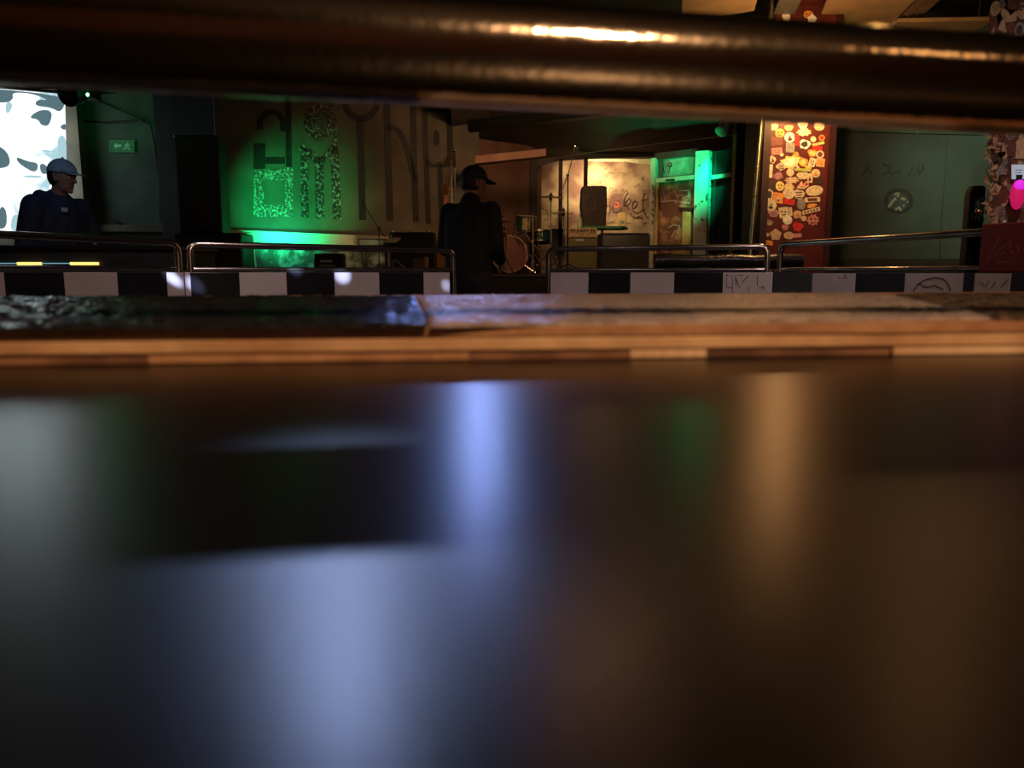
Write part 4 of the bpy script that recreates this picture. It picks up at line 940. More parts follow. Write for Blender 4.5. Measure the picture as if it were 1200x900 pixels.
# monitor wedge with a label
a = at(367, 312, 8.3); b = at(400, 312, 8.3); zw = at(0, 297, 8.3).z
t = thing('monitor_wedge', 'small dark stage monitor with a pale label strip in front of the rock bench', 'speaker', (a.x, 8.3, STZ))
MB().prism([(a.x, 8.3, STZ), (a.x, 8.55, STZ), (a.x, 8.52, zw), (a.x, 8.36, zw)], (b.x - a.x, 0, 0)).build('cabinet', 'black', t, bevel=0.01)
p = at(375, 306, 8.31); mb = MB()
for k in range(8): mb.box((p.x + k * 0.0165, 8.318, p.z - 0.012), (p.x + k * 0.0165 + 0.012, 8.332, p.z + 0.012))
mb.build('lettering', 'ledge', t)
MB().box((p.x - 0.01, 8.30, p.z - 0.052), (p.x + 0.17, 8.312, p.z - 0.044)).build('label_strip', 'ledge', t)

# amplifier head with white label, lying on a cabinet; music stand with sheet; keyboard case
AY = 9.0
def cab(name, label, cat, x0, y0, x1, z0, Y, d, m, extra=None, bev=0.012):
    a = at(x0, 300, Y); b = at(x1, 300, Y); z1 = at(0, y0, Y).z
    t = thing(name, label, cat, (a.x, Y, z0)); MB().box((a.x, Y, z0), (b.x, Y + d, z1)).build('cabinet', m, t, bevel=bev)
    return t, a.x, b.x, z1
t, xa, xb, z1 = cab('amplifier', 'black guitar amplifier with white lettering below the right end of the letters', 'amplifier', 457, 272, 509, STZ, AY, 0.35, 'black')
MB().box((xa + 0.02, AY - 0.01, STZ + 0.05), (xb - 0.02, AY + 0.001, z1 - 0.09)).build('grille', 'grille', t)
text_mesh('lettering', 'Laney', 0.052, 'white_plastic', t, (xa + 0.015, AY - 0.012, at(0, 280, AY).z), (1, 0, 0), (0, 0, 1), 0.002)
for x in (461, 474, 479, 492, 503):
    q = at(x, 270.5, AY + 0.05); MB().cyl((q.x, AY + 0.05, z1), (q.x, AY + 0.05, z1 + 0.018), 0.014 if x in (474, 479, 492) else 0.024, 12).build('knob', 'steel', t, smooth=True)
q = at(510.5, 279, AY + 0.1); MB().ball(q, (0.012, 0.02, 0.05)).build('side_handle', 'cymbal', t, smooth=True)
a = at(484, 312, 8.6); b = at(500, 312, 8.6)
t = thing('wooden_box', 'small open brown wooden box on the stage below the amplifier', 'box', (a.x, 8.6, STZ))
z1b = at(0, 303, 8.6).z
MB().box((a.x, 8.6, STZ), (b.x - 0.03, 8.78, z1b)).build('body', 'plaster_brown', t, bevel=0.004); MB().box((b.x - 0.028, 8.585, STZ), (b.x, 8.78, z1b + 0.02)).build('side_board', 'wood_yellow', t, bevel=0.003)
t, xa, xb, z1 = cab('keyboard_case', 'flat dark case lying under the music stand', 'case', 420, 280, 455, at(0, 288, 8.7).z, 8.7, 0.25, 'black')
zcase = at(0, 288, 8.7).z
for x in (xa + 0.04, xb - 0.04):
    MB().cyl((x, 8.8, STZ), (x, 8.8, zcase), 0.014, 8).build('leg', 'black', t)
t = thing('music_stand', 'thin music stand holding a pale sheet', 'stand', (at(463, 300, 8.55).x, 8.55, STZ))
q = [at(449, 284.5, 8.5), at(464, 284.5, 8.5), at(469.5, 279.8, 8.62), at(455, 279.8, 8.62)]
MB().prism(q, (0, 0.004, 0.006)).build('sheet', 'paper', t)
MB().prism([v + Vector((0, 0.006, -0.012)) for v in q], (0, 0.004, 0.006)).build('desk_plate', 'black', t)
MB().tube([at(462, 284, 8.56), (at(462, 284, 8.56).x, 8.56, STZ + 0.1)], 0.009, 8).build('pole', 'black', t)
for k in range(3):
    a_ = k * 2.1 + 0.4; c = Vector((at(462, 284, 8.56).x, 8.56, STZ)); MB().tube([c + Vector((0, 0, 0.16)), c + Vector((0.18 * math.cos(a_), 0.18 * math.sin(a_), 0.01))], 0.006, 6).build('leg', 'silver_edge', t)
# microphone stand by the mural: thin boom seen against the wall
def mic_stand(label, base, top, boom_end, mic=True, m='black', r=0.009, lr=0.26):
    t = thing('microphone_stand', label, 'stand', (base.x, base.y, STZ), 'microphone stands on the stage')
    MB().tube([(base.x, base.y, STZ + 0.02), top], r, 8).build('pole', m, t, smooth=True)
    for k in range(3):
        a_ = k * 2.094 + 0.5; c = Vector((base.x, base.y, STZ)); MB().tube([c + Vector((0, 0, 0.12)), c + Vector((lr * math.cos(a_), lr * math.sin(a_), 0.012))], r * 0.9, 8).build('leg', m, t, smooth=True)
    if boom_end is not None:
        MB().tube(boom_end, r * 0.7, 8).build('boom', m, t, smooth=True)
        e = boom_end[-1]; d_ = (boom_end[-1] - boom_end[-2]).normalized()
        if mic:
            MB().tube([e - d_ * 0.02, e + d_ * 0.10], [0.012, 0.018], 12).build('microphone', 'black', t, smooth=True)
            MB().ball(e + d_ * 0.12, 0.027).build('grille', 'steel', t, smooth=True)
    MB().ball(top, 0.020).build('clutch', 'steel', t, smooth=True)
    return t
mic_stand('black microphone stand whose boom crosses in front of the lit wall', at(665.5, 310, 9.55), at(665.5, 205, 9.55), [at(657, 227, 9.45), at(665.5, 205, 9.55), at(672, 181, 9.7)])
mic_stand('thin dark microphone stand leaning in front of the painted letters', at(444, 300, 8.45), at(444, 268, 8.45), [at(452, 278, 8.4), at(444, 268, 8.45), at(424, 236, 8.55)], mic=False, r=0.006, lr=0.12)
# green-lit stand with a chrome top behind the standing person
t = thing('chrome_stand', 'slim greenish lit stand with a chrome tip left of the standing person', 'stand', (at(532.5, 300, 8.8).x, 8.8, STZ))
c0 = at(532.5, 176, 8.8); x_ = c0.x
MB().tube([(x_, 8.8, STZ), (x_, 8.8, at(0, 194, 8.8).z)], 0.010, 10).build('pole', mat('pole_teal', (0.30, 0.55, 0.45), 0.35, 0.2), t, smooth=True)  # teal colour stands in for green light on the pole
MB().tube([(x_ - 0.035, 8.8, STZ + 0.4), (x_ - 0.035, 8.8, at(0, 188, 8.8).z)], 0.005, 8).build('side_rod', 'steel', t, smooth=True)
MB().lathe((x_, 8.8, at(0, 196, 8.8).z), (0, 0, 1), [(0, 0), (0.016, 0), (0.020, 0.03), (0.012, 0.05), (0.018, 0.08), (0.012, 0.12), (0.010, 0.16), (0, 0.17)], 16).build('bracket', 'dark_grey', t, smooth=True)
MB().ball((x_, 8.8, c0.z), 0.022).build('tip', 'steel', t, smooth=True)
for k in range(3):
    a_ = k * 2.094; MB().tube([(x_, 8.8, STZ + 0.1), (x_ + 0.22 * math.cos(a_), 8.8 + 0.22 * math.sin(a_), STZ + 0.01)], 0.008, 6).build('leg', 'black', t)
# guitar on a stand: only its neck and headstock show
GY = 9.45
gx = at(522, 240, GY)
t = thing('electric_guitar', 'guitar standing upright, its headstock with red glinting tuners showing', 'guitar', (gx.x, GY, STZ))
zh = at(0, 222, GY).z
MB().box((gx.x - 0.022, GY, STZ + 0.42), (gx.x + 0.022, GY + 0.022, zh - 0.06)).build('neck', 'guitar_wood', t, bevel=0.005)
MB().prism([(gx.x - 0.022, GY, zh - 0.07), (gx.x + 0.022, GY, zh - 0.07), (gx.x + 0.036, GY, zh - 0.03), (gx.x + 0.03, GY, zh + 0.05), (gx.x, GY, zh + 0.065), (gx.x - 0.03, GY, zh + 0.05), (gx.x - 0.036, GY, zh - 0.03)], (0, 0.018, 0)).build('headstock', 'marker_brown', t, bevel=0.004)
for sx in (-1, 1):
    for k in range(3):
        MB().ball((gx.x + sx * 0.045, GY, zh - 0.025 + k * 0.032), (0.011, 0.008, 0.008)).ball((gx.x + sx * 0.018, GY - 0.005, zh - 0.025 + k * 0.032), 0.006).build('tuner', 'hoop', t, smooth=True)
pr = []
for k in range(32):
    a_ = 2 * math.pi * k / 32; rx = 0.16 + 0.035 * math.cos(2 * a_) ; pr.append((gx.x + rx * math.cos(a_) * (1.0 if math.sin(a_) < 0 else 0.85), GY, STZ + 0.24 + 0.22 * math.sin(a_)))
MB().prism(pr, (0, 0.045, 0)).build('body', 'guitar_wood', t, bevel=0.01)
MB().tube([(gx.x - 0.12, GY + 0.1, STZ + 0.01), (gx.x, GY + 0.06, STZ + 0.35), (gx.x + 0.12, GY + 0.1, STZ + 0.01)], 0.01, 8).build('stand', 'black', t)
light('SPOT', 'red_amp_light', tuple(at(520, 60, 7.6)), 30, (1.0, 0.25, 0.08), target=tuple(at(500, 250, 9.6)), spot=34, rad=0.05)

# ================================================================== DRUM KIT
KY = 11.4
def px2m(p, Y): return p * Y / 900.0
kc = at(597, 297, KY); kr = px2m(21, KY)
kc.z = STZ + kr + 0.02
t = thing('bass_drum', 'large brown skinned bass drum on the stage behind the standing person', 'drum', (kc.x, KY, STZ), 'drum kit on the stage')
ax = Vector((0.12, -1, 0)).normalized()
MB().lathe(kc - ax * 0.38, ax, [(kr - 0.012, 0), (kr - 0.004, 0.0), (kr - 0.004, 0.36), (kr - 0.012, 0.36)], 40).build('shell', 'drum_green', t, smooth=True)
MB().lathe(kc - ax * 0.03, ax, [(0, 0), (kr - 0.012, 0.0), (kr - 0.012, 0.012), (0, 0.014)], 40).build('drum_head', 'drum_skin', t, smooth=True)
MB().lathe(kc - ax * 0.03, ax, [(kr - 0.012, 0), (kr + 0.006, 0), (kr + 0.006, 0.035), (kr - 0.008, 0.035), (kr - 0.012, 0)], 40).build('hoop', 'hoop', t, smooth=True)
u_ = ax.cross(Vector((0, 0, 1))).normalized()
for k in range(8):
    a_ = 2 * math.pi * k / 8 + 0.3; c = kc + (u_ * math.cos(a_) + Vector((0, 0, 1)) * math.sin(a_)) * (kr + 0.008) - ax * 0.02
    MB().tube([c, c - ax * 0.14], 0.007, 6).ball(c + ax * 0.012, 0.013, 8, 6).build('tension_rod', 'steel', t, smooth=True)
for sx in (-1, 1): MB().tube([kc + u_ * sx * (kr * 0.8) - ax * 0.06 - Vector((0, 0, kr * 0.55)), Vector((kc.x, KY, STZ + 0.012)) + u_ * sx * (kr + 0.12)], 0.010, 8).build('spur', 'steel', t, smooth=True)
for sx in (-0.05, 0.07): MB().tube([kc + Vector((sx, 0.15, kr - 0.01)), kc + Vector((sx * 1.3, 0.15, kr + 0.16))], 0.013, 8).ball(kc + Vector((sx, 0.1, kr + 0.02)), 0.03, 10, 8).build('tom_holder', 'steel', t, smooth=True)
def drum(name, label, c, r, h, m, axv=(0, 0.12, 1), legs=0, stripe=None):
    t = thing(name, label, 'drum', tuple(c), 'drum kit on the stage')
    ax = Vector(axv).normalized(); b = c - ax * h / 2
    MB().lathe(b, ax, [(r - 0.006, 0), (r, 0), (r, h), (r - 0.006, h)], 28).build('shell', m, t, smooth=True)
    MB().lathe(b + ax * (h - 0.004), ax, [(0, 0), (r - 0.004, 0), (r - 0.004, 0.006), (0, 0.008)], 28).build('drum_head', 'paper', t, smooth=True)
    for hh in (0.0, h - 0.018): MB().lathe(b + ax * hh, ax, [(r, 0), (r + 0.010, 0), (r + 0.010, 0.022), (r, 0.022)], 28).build('hoop', 'steel', t, smooth=True)
    u = ax.cross(Vector((0, 1, 0))).normalized(); q = ax.cross(u)
    for k in range(8):
        a_ = 2 * math.pi * k / 8 + 0.2; p = b + (u * math.cos(a_) + q * math.sin(a_)) * (r + 0.008)
        MB().tube([p, p + ax * h], 0.004, 6).ball(p + ax * (h * 0.3), 0.012, 8, 6).ball(p + ax * (h * 0.75), 0.012, 8, 6).build('lug', 'steel', t, smooth=True)
    if legs:
        for k in range(3):
            a_ = 2 * math.pi * k / 3 + 0.5; p = b + (u * math.cos(a_) + q * math.sin(a_)) * (r + 0.012)
            MB().tube([p + ax * 0.1, (p.x, p.y, STZ + 0.005)], 0.008, 8).build('leg', 'steel', t, smooth=True)
    return t, ax, b, r, h
c = at(616.5, 262, KY - 0.1); td, ax, b, r, h = drum('tom_drum', 'green tom drum with its lit front painted yellow, mounted above the bass drum', c, px2m(11.5, KY), px2m(17, KY), 'drum_green', (0.05, -0.12, 1))
# yellow strip painted on the shell as its lit front
mb = MB(); u = ax.cross(Vector((0, 1, 0))).normalized(); q = ax.cross(u); vs = []; fs = []
if q.y > 0: q = -q
NN = 10
for i in range(NN + 1):
    a_ = math.radians(68 + 44 * i / NN)
    for hh in (0.026, h - 0.026):
        vs.append(b + (u * math.cos(a_) + q * math.sin(a_)) * (r + 0.003) + ax * hh)
for i in range(NN): fs.append([2 * i, 2 * i + 2, 2 * i + 3, 2 * i + 1])
mb.add(vs, fs); mb.build('lit_front', 'drum_lit_front', td)
MB().tube([c - Vector((0, -0.02, h / 2)), kc + Vector((0.12, 0.2, kr + 0.03))], 0.012, 8).build('mount', 'steel', td)
c = at(584, 272, KY - 0.3); drum('snare_drum', 'small pale snare drum left of the bass drum top', c, px2m(9, KY), px2m(8, KY), 'drum_skin', legs=1)
c = at(632, 278, KY + 0.15); drum('floor_tom', 'dark green floor tom right of the bass drum', c, px2m(14, KY), px2m(13, KY), 'drum_green', legs=1)
def cymbal(name, label, c, r, polex=None, m='cymbal', tilt=(0.03, -0.06, 1), hat=False):
    t = thing(name, label, 'cymbal', (c.x, c.y, STZ), 'drum kit on the stage')
    ax = Vector(tilt).normalized()
    MB().lathe(c, ax, [(0, 0.028), (r * 0.10, 0.026), (r * 0.20, 0.010), (r * 0.6, 0.0), (r, -0.012), (r, -0.016), (r * 0.2, 0.002), (0, 0.01)], 36).build('plate', m, t, smooth=True)
    if hat: MB().lathe(c - ax * 0.03, ax, [(0, -0.02), (r * 0.2, -0.01), (r, 0.012), (r, 0.016), (0, 0.0)], 36).build('plate', m, t, smooth=True)
    MB().tube([(c.x, c.y, STZ + 0.15), c + ax * 0.06], 0.009, 10).build('pole', 'steel', t, smooth=True)
    MB().cyl(c + ax * 0.02, c + ax * 0.045, 0.018, 12).build('felt', 'black', t, smooth=True); MB().cyl(c - ax * 0.055, c - ax * 0.01, 0.02, 12).build('felt', 'black', t, smooth=True)
    for k in range(3):
        a_ = 2 * math.pi * k / 3 + 0.9; MB().tube([(c.x, c.y, STZ + 0.35), (c.x + 0.25 * math.cos(a_), c.y + 0.25 * math.sin(a_), STZ + 0.012)], 0.008, 8).ball((c.x + 0.25 * math.cos(a_), c.y + 0.25 * math.sin(a_), STZ + 0.012), 0.015, 8, 6).build('leg', 'steel', t, smooth=True)
    return t
cymbal('crash_cymbal', 'bronze cymbal on a tall stand, higher of the two', at(645.5, 230.5, KY - 0.2), px2m(16, KY))
cymbal('ride_cymbal', 'bronze cymbal on a stand, lower of the two', at(660.5, 248.5, KY + 0.3), px2m(12.5, KY), m='brass')
cymbal('hi_hat', 'small pair of hi-hat cymbals left of the bass drum', at(588, 257, KY - 0.8), px2m(12, KY), m='drum_skin', hat=True)
t = thing('drum_hardware', 'chrome pedal and clamp stand between bass drum and handrail', 'stand', (at(627, 300, KY - 0.5).x, KY - 0.5, STZ), 'drum kit on the stage')
x_ = at(625, 300, KY - 0.5).x
MB().tube([(x_, KY - 0.5, STZ + 0.05), (x_ - 0.01, KY - 0.5, at(0, 250, KY - 0.5).z)], 0.013, 10).build('pole', 'hoop', t, smooth=True)
for k, (dx, y) in enumerate(((0.08, 275), (0.08, 280), (0.09, 290), (0.10, 293), (-0.06, 288), (-0.05, 300), (0.02, 307), (0.05, 311), (0.09, 305))):
    MB().ball((x_ + dx, KY - 0.5, at(0, y, KY - 0.5).z), 0.019 if k % 2 else 0.013, 10, 8).build('clamp', 'steel', t, smooth=True)
for k in range(3):
    a_ = 2.094 * k + 0.3; MB().tube([(x_, KY - 0.5, STZ + 0.3), (x_ + 0.2 * math.cos(a_), KY - 0.5 + 0.2 * math.sin(a_), STZ + 0.01)], 0.010, 8).build('leg', 'steel', t, smooth=True)
MB().tube([(x_ - 0.1, KY - 0.5, STZ + 0.52), (x_ + 0.08, KY - 0.5, STZ + 0.30)], 0.012, 8).tube([(x_ + 0.06, KY - 0.5, STZ + 0.5), (x_ + 0.10, KY - 0.5, STZ + 0.1)], 0.009, 8).build('strut', 'steel', t, smooth=True)

# amplifiers right of the drums, PA speaker on a green shelf
t, xa, xb, z1 = cab('combo_amplifier', 'tall olive green amplifier with a lit yellow control panel', 'amplifier', 666, 278, 699, STZ, 10.0, 0.4, 'amp_cloth')
YA = 10.0; za, zb_ = at(0, 278, YA).z, at(0, 267, YA).z
MB().box((xa, YA - 0.01, za - 0.002), (xb, YA + 0.3, zb_)).build('control_panel', 'amp_panel', t, bevel=0.006)
for k in range(8): MB().cyl((xa + 0.03 + k * 0.042, YA - 0.012, zb_ - 0.03), (xa + 0.03 + k * 0.042, YA - 0.03, zb_ - 0.03), 0.012, 10).build('knob', 'black', t, smooth=True)
MB().box((xa + 0.09, YA - 0.008, za - 0.055), (xa + 0.19, YA + 0.002, za - 0.02)).build('name_plate', 'silver_edge', t)
MB().box((xa - 0.05, YA - 0.005, za + 0.03), (xa - 0.005, YA + 0.1, za + 0.08)).build('side_panel', 'amp_panel', t)
t, xa, xb, z1 = cab('bass_amplifier', 'wide black amplifier cabinet between green amplifier and green door', 'amplifier', 704, 273, 763, STZ, 9.7, 0.45, 'black')
MB().box((xa + 0.03, 9.69, STZ + 0.04), (xb - 0.03, 9.702, z1 - 0.22)).build('grille', 'grille', t)
MB().box((xa + 0.02, 9.69, z1 - 0.17), (xb - 0.02, 9.702, z1 - 0.03)).build('control_panel', 'black_gloss', t)
MB().box((xa + 0.02, 9.685, z1 - 0.195), (xb - 0.02, 9.702, z1 - 0.188)).build('trim_line', 'silver_edge', t)
zs_ = at(0, 266, 10.6).z
sh = thing('green_shelf', 'bright green shelf plate on a pole carrying the speaker', 'shelf', (at(705, 300, 10.6).x, 10.6, STZ))
q = [at(682, 268.5, 10.4), at(729, 268, 10.4), at(736, 266.5, 10.7), at(729, 265, 10.9), at(682, 265, 10.9)]
MB().prism([(v.x, v.y, zs_ - 0.03) for v in q], (0, 0, 0.03)).build('plate', 'green_shelf', sh, bevel=0.004)
xs_ = at(705, 300, 10.6).x
MB().tube([(xs_, 10.6, STZ + 0.05), (xs_, 10.6, zs_ - 0.03)], 0.018, 12).build('pole', mat('pole_green', (0.20, 0.32, 0.24), 0.4), sh, smooth=True)
for k in range(3):
    a_ = 2.094 * k + 0.8; MB().tube([(xs_, 10.6, STZ + 0.25), (xs_ + 0.3 * math.cos(a_), 10.6 + 0.3 * math.sin(a_), STZ + 0.012)], 0.012, 8).build('leg', 'black', sh, smooth=True)
a, b = at(680.5, 300, 10.5), at(710.5, 300, 10.5); z1 = at(0, 217.5, 10.5).z; h = z1 - zs_
t = thing('monitor_speaker', 'dark grey loudspeaker with an egg shaped ring on the green shelf', 'speaker', (a.x, 10.5, zs_))
w_ = b.x - a.x
MB().prism([(a.x, 10.5, zs_ + h * 0.55), (a.x + 0.018, 10.5, zs_ + h * 0.20), (a.x + 0.03, 10.5, zs_), (b.x - 0.012, 10.5, zs_), (b.x, 10.5, zs_ + h * 0.5), (b.x - 0.008, 10.5, z1 - 0.012), (b.x - 0.06, 10.5, z1), (a.x + 0.012, 10.5, z1 - 0.008)], (0, 0.3, 0)).build('cabinet', mat('cab_grey', (0.055, 0.045, 0.038), 0.6), t, bevel=0.012)
rc_ = Vector((at(692, 238, 10.5).x, 10.492, at(0, 238, 10.5).z))
pts = [rc_ + Vector((0.070 * math.cos(2 * math.pi * k / 28) * (1 - 0.18 * math.sin(2 * math.pi * k / 28)), 0, 0.098 * math.sin(2 * math.pi * k / 28))) for k in range(28)]
MB().tube(pts, 0.007, 8, closed=True).build('ring', mat('ring_grey', (0.14, 0.12, 0.10), 0.5), t, smooth=True)
t = thing('pale_bottle', 'pale green bottle shaped flask beside the loudspeaker', 'bottle', (at(679.5, 300, 10.3).x, 10.3, at(0, 269, 10.3).z))
cb_ = Vector((at(679, 300, 10.2).x, 10.2, at(0, 267.5, 10.0).z))
ORG[t.name] = cb_.copy(); t.location = cb_
MB().lathe(cb_, (0, 0, 1), [(0, 0), (0.034, 0), (0.036, 0.03), (0.036, 0.11), (0.016, 0.15), (0.014, 0.18), (0, 0.182)], 20).build('bottle_body', mat('pale_green', (0.45, 0.62, 0.34), 0.4), t, smooth=True)
MB().lathe(cb_ + Vector((0, 0, 0.18)), (0, 0, 1), [(0, 0), (0.017, 0), (0.017, 0.02), (0, 0.02)], 16).build('cap', 'white_plastic', t, smooth=True)
pt_ = thing('yellow_poster', 'yellow paper poster with a small blue mark on the graffiti wall', 'poster', tuple(PN.hit(729, 257, 0.01)))
pixbox(PN, 724.5, 249, 733.5, 265, 0.006, 0.003).build('sheet', 'wood_yellow', pt_); mb = MB(); poly_on(mb, PN, shape('c', 729.5, 260.5, 3.4, 3.4, 0, rr), 0.0095, 0.002); mb.build('printed_mark', 'blue_mark', pt_)

# rolled black banner on a low bench behind the right-hand parapets
RY = 5.6
p, q = at(767, 306.5, RY), at(939, 305.5, RY); rz_ = at(0, 315.5, RY).z
rad = px2m(9, RY) * 1.0
p.z = q.z = rz_ + rad
t = thing('rolled_banner', 'long rolled up black vinyl lying behind the right handrails', 'roll', (p.x, RY, rz_))
MB().tube([p + (q - p) * (k / 12) + Vector((0, 0, 0.004 * math.sin(k * 1.3))) for k in range(13)], [rad * (0.92 + 0.05 * math.sin(k * 2.1)) for k in range(13)], 28).build('roll', mat('vinyl', (0.014, 0.011, 0.010), 0.28, bump=0.4, scale=20, bscale=30), t, smooth=True)
sp_ = []
for k in range(40):
    a_ = k * 0.55; r_ = rad * 0.85 * (1 - k / 46); sp_.append(q + Vector((0.006, r_ * math.cos(a_), r_ * math.sin(a_))))
MB().tube(sp_, 0.002, 5).build('end_spiral', 'dark_grey', t)
t = thing('low_bench', 'low black bench under the rolled up vinyl', 'bench', (p.x, RY, 0))
MB().box((p.x - 0.05, RY - 0.12, rz_ - 0.05), (q.x - 0.05, RY + 0.10, rz_)).build('seat', 'black', t, bevel=0.006)
for x in (p.x + 0.05, q.x - 0.2):
    for y in (-0.08, 0.06): MB().cyl((x, RY + y, 0), (x, RY + y, rz_ - 0.05), 0.02, 10).build('leg', 'black', t)
# lead with two tiny lights lying over the stage edge
pts = [at(548, 326, 7.9), at(560, 322, 7.9), at(571, 318.5, 7.93), at(579, 318.5, 7.9), at(586, 316, 7.9), at(589, 312, 7.95)]
t = thing('light_lead', 'thin pale lead with a white and a red light at the stage edge', 'lead', tuple(pts[2]))
MB().tube(pts, 0.003, 6).build('wire', 'silver_edge', t, smooth=True)
MB().ball(pts[2], 0.010, 10, 8).build('white_light', 'e_white', t, smooth=True); MB().ball(pts[4] + Vector((0, 0, 0.015)), (0.010, 0.01, 0.02), 10, 8).build('red_light', 'e_red', t, smooth=True)
# stage light fittings that the coloured beams come from
fx = at(851, 150, 8.6)
t = thing('stage_light', 'pale tilted stage light can under the ceiling above the green jamb', 'spotlight', tuple(fx))
a0, a1 = at(856, 138, 8.6), at(844, 156, 8.5)
MB().lathe(a0, a1 - a0, [(0, 0), (0.05, 0.0), (0.065, 0.05), (0.07, 0.22), (0.062, 0.22), (0.06, 0.06), (0, 0.05)], 20).build('can', 'door_frame', t, smooth=True)
MB().tube([a0, (a0.x, 8.62, ZC)], 0.012, 8).build('hanger', 'black', t)

# ================================================================== PEOPLE
def remesh(mb, name, m, parent, vox, smooth_it=6):
    me = bpy.data.meshes.new(name); me.from_pydata([tuple(v) for v in mb.v], [], mb.f)
    o = bpy.data.objects.new(name + '_src', me); C.objects.link(o)
    r = o.modifiers.new('r', 'REMESH'); r.mode = 'VOXEL'; r.voxel_size = vox; r.use_smooth_shade = True
    s = o.modifiers.new('s', 'SMOOTH'); s.factor = 0.5; s.iterations = smooth_it
    bpy.context.view_layer.update(); dg = bpy.context.evaluated_depsgraph_get()
    nm = bpy.data.meshes.new_from_object(o.evaluated_get(dg)); nm.name = name
    bpy.data.objects.remove(o); bpy.data.meshes.remove(me)
    nm.materials.clear(); nm.materials.append(M[m]); nm.polygons.foreach_set('use_smooth', [True] * len(nm.polygons))
    o = bpy.data.objects.new(name, nm); C.objects.link(o); o.parent = parent; return o
def limb(mb, a, b, ra_, rb_):
    a, b = Vector(a), Vector(b)
    mb.tube([a, a.lerp(b, 0.35), b], [ra_, (ra_ + rb_) / 2 * 1.06, rb_], 16); mb.ball(a, ra_, 14, 10); mb.ball(b, rb_, 14, 10)
def hand(mb, w_, d, side, palm_n):
    """palm, four unequal bent fingers and a thumb from the side of the palm"""
    w_ = Vector(w_); d = Vector(d).normalized(); n = Vector(palm_n); n = (n - d * n.dot(d)).normalized(); s = d.cross(n) * side
    c = w_ + d * 0.05
    for k in range(4):
        o = s * (0.030 - 0.020 * k); limb(mb, w_ + d * 0.01 + o * 0.6, w_ + d * 0.085 + o, 0.014, 0.012)
        L = (0.040, 0.046, 0.042, 0.033)[k]; p0 = w_ + d * 0.088 + o
        p1 = p0 + (d * 0.9 + n * 0.3).normalized() * L; p2 = p1 + (d * 0.5 + n * 0.85).normalized() * L * 0.75
        limb(mb, p0, p1, 0.0095, 0.0088); limb(mb, p1, p2, 0.0088, 0.0075)
    t0 = w_ + d * 0.025 + s * 0.026; t1 = t0 + (d * 0.6 + s * 0.75 + n * 0.2).normalized() * 0.045; t2 = t1 + (d * 0.95 + n * 0.3).normalized() * 0.032
    limb(mb, t0, t1, 0.013, 0.0105); limb(mb, t1, t2, 0.0105, 0.0085)
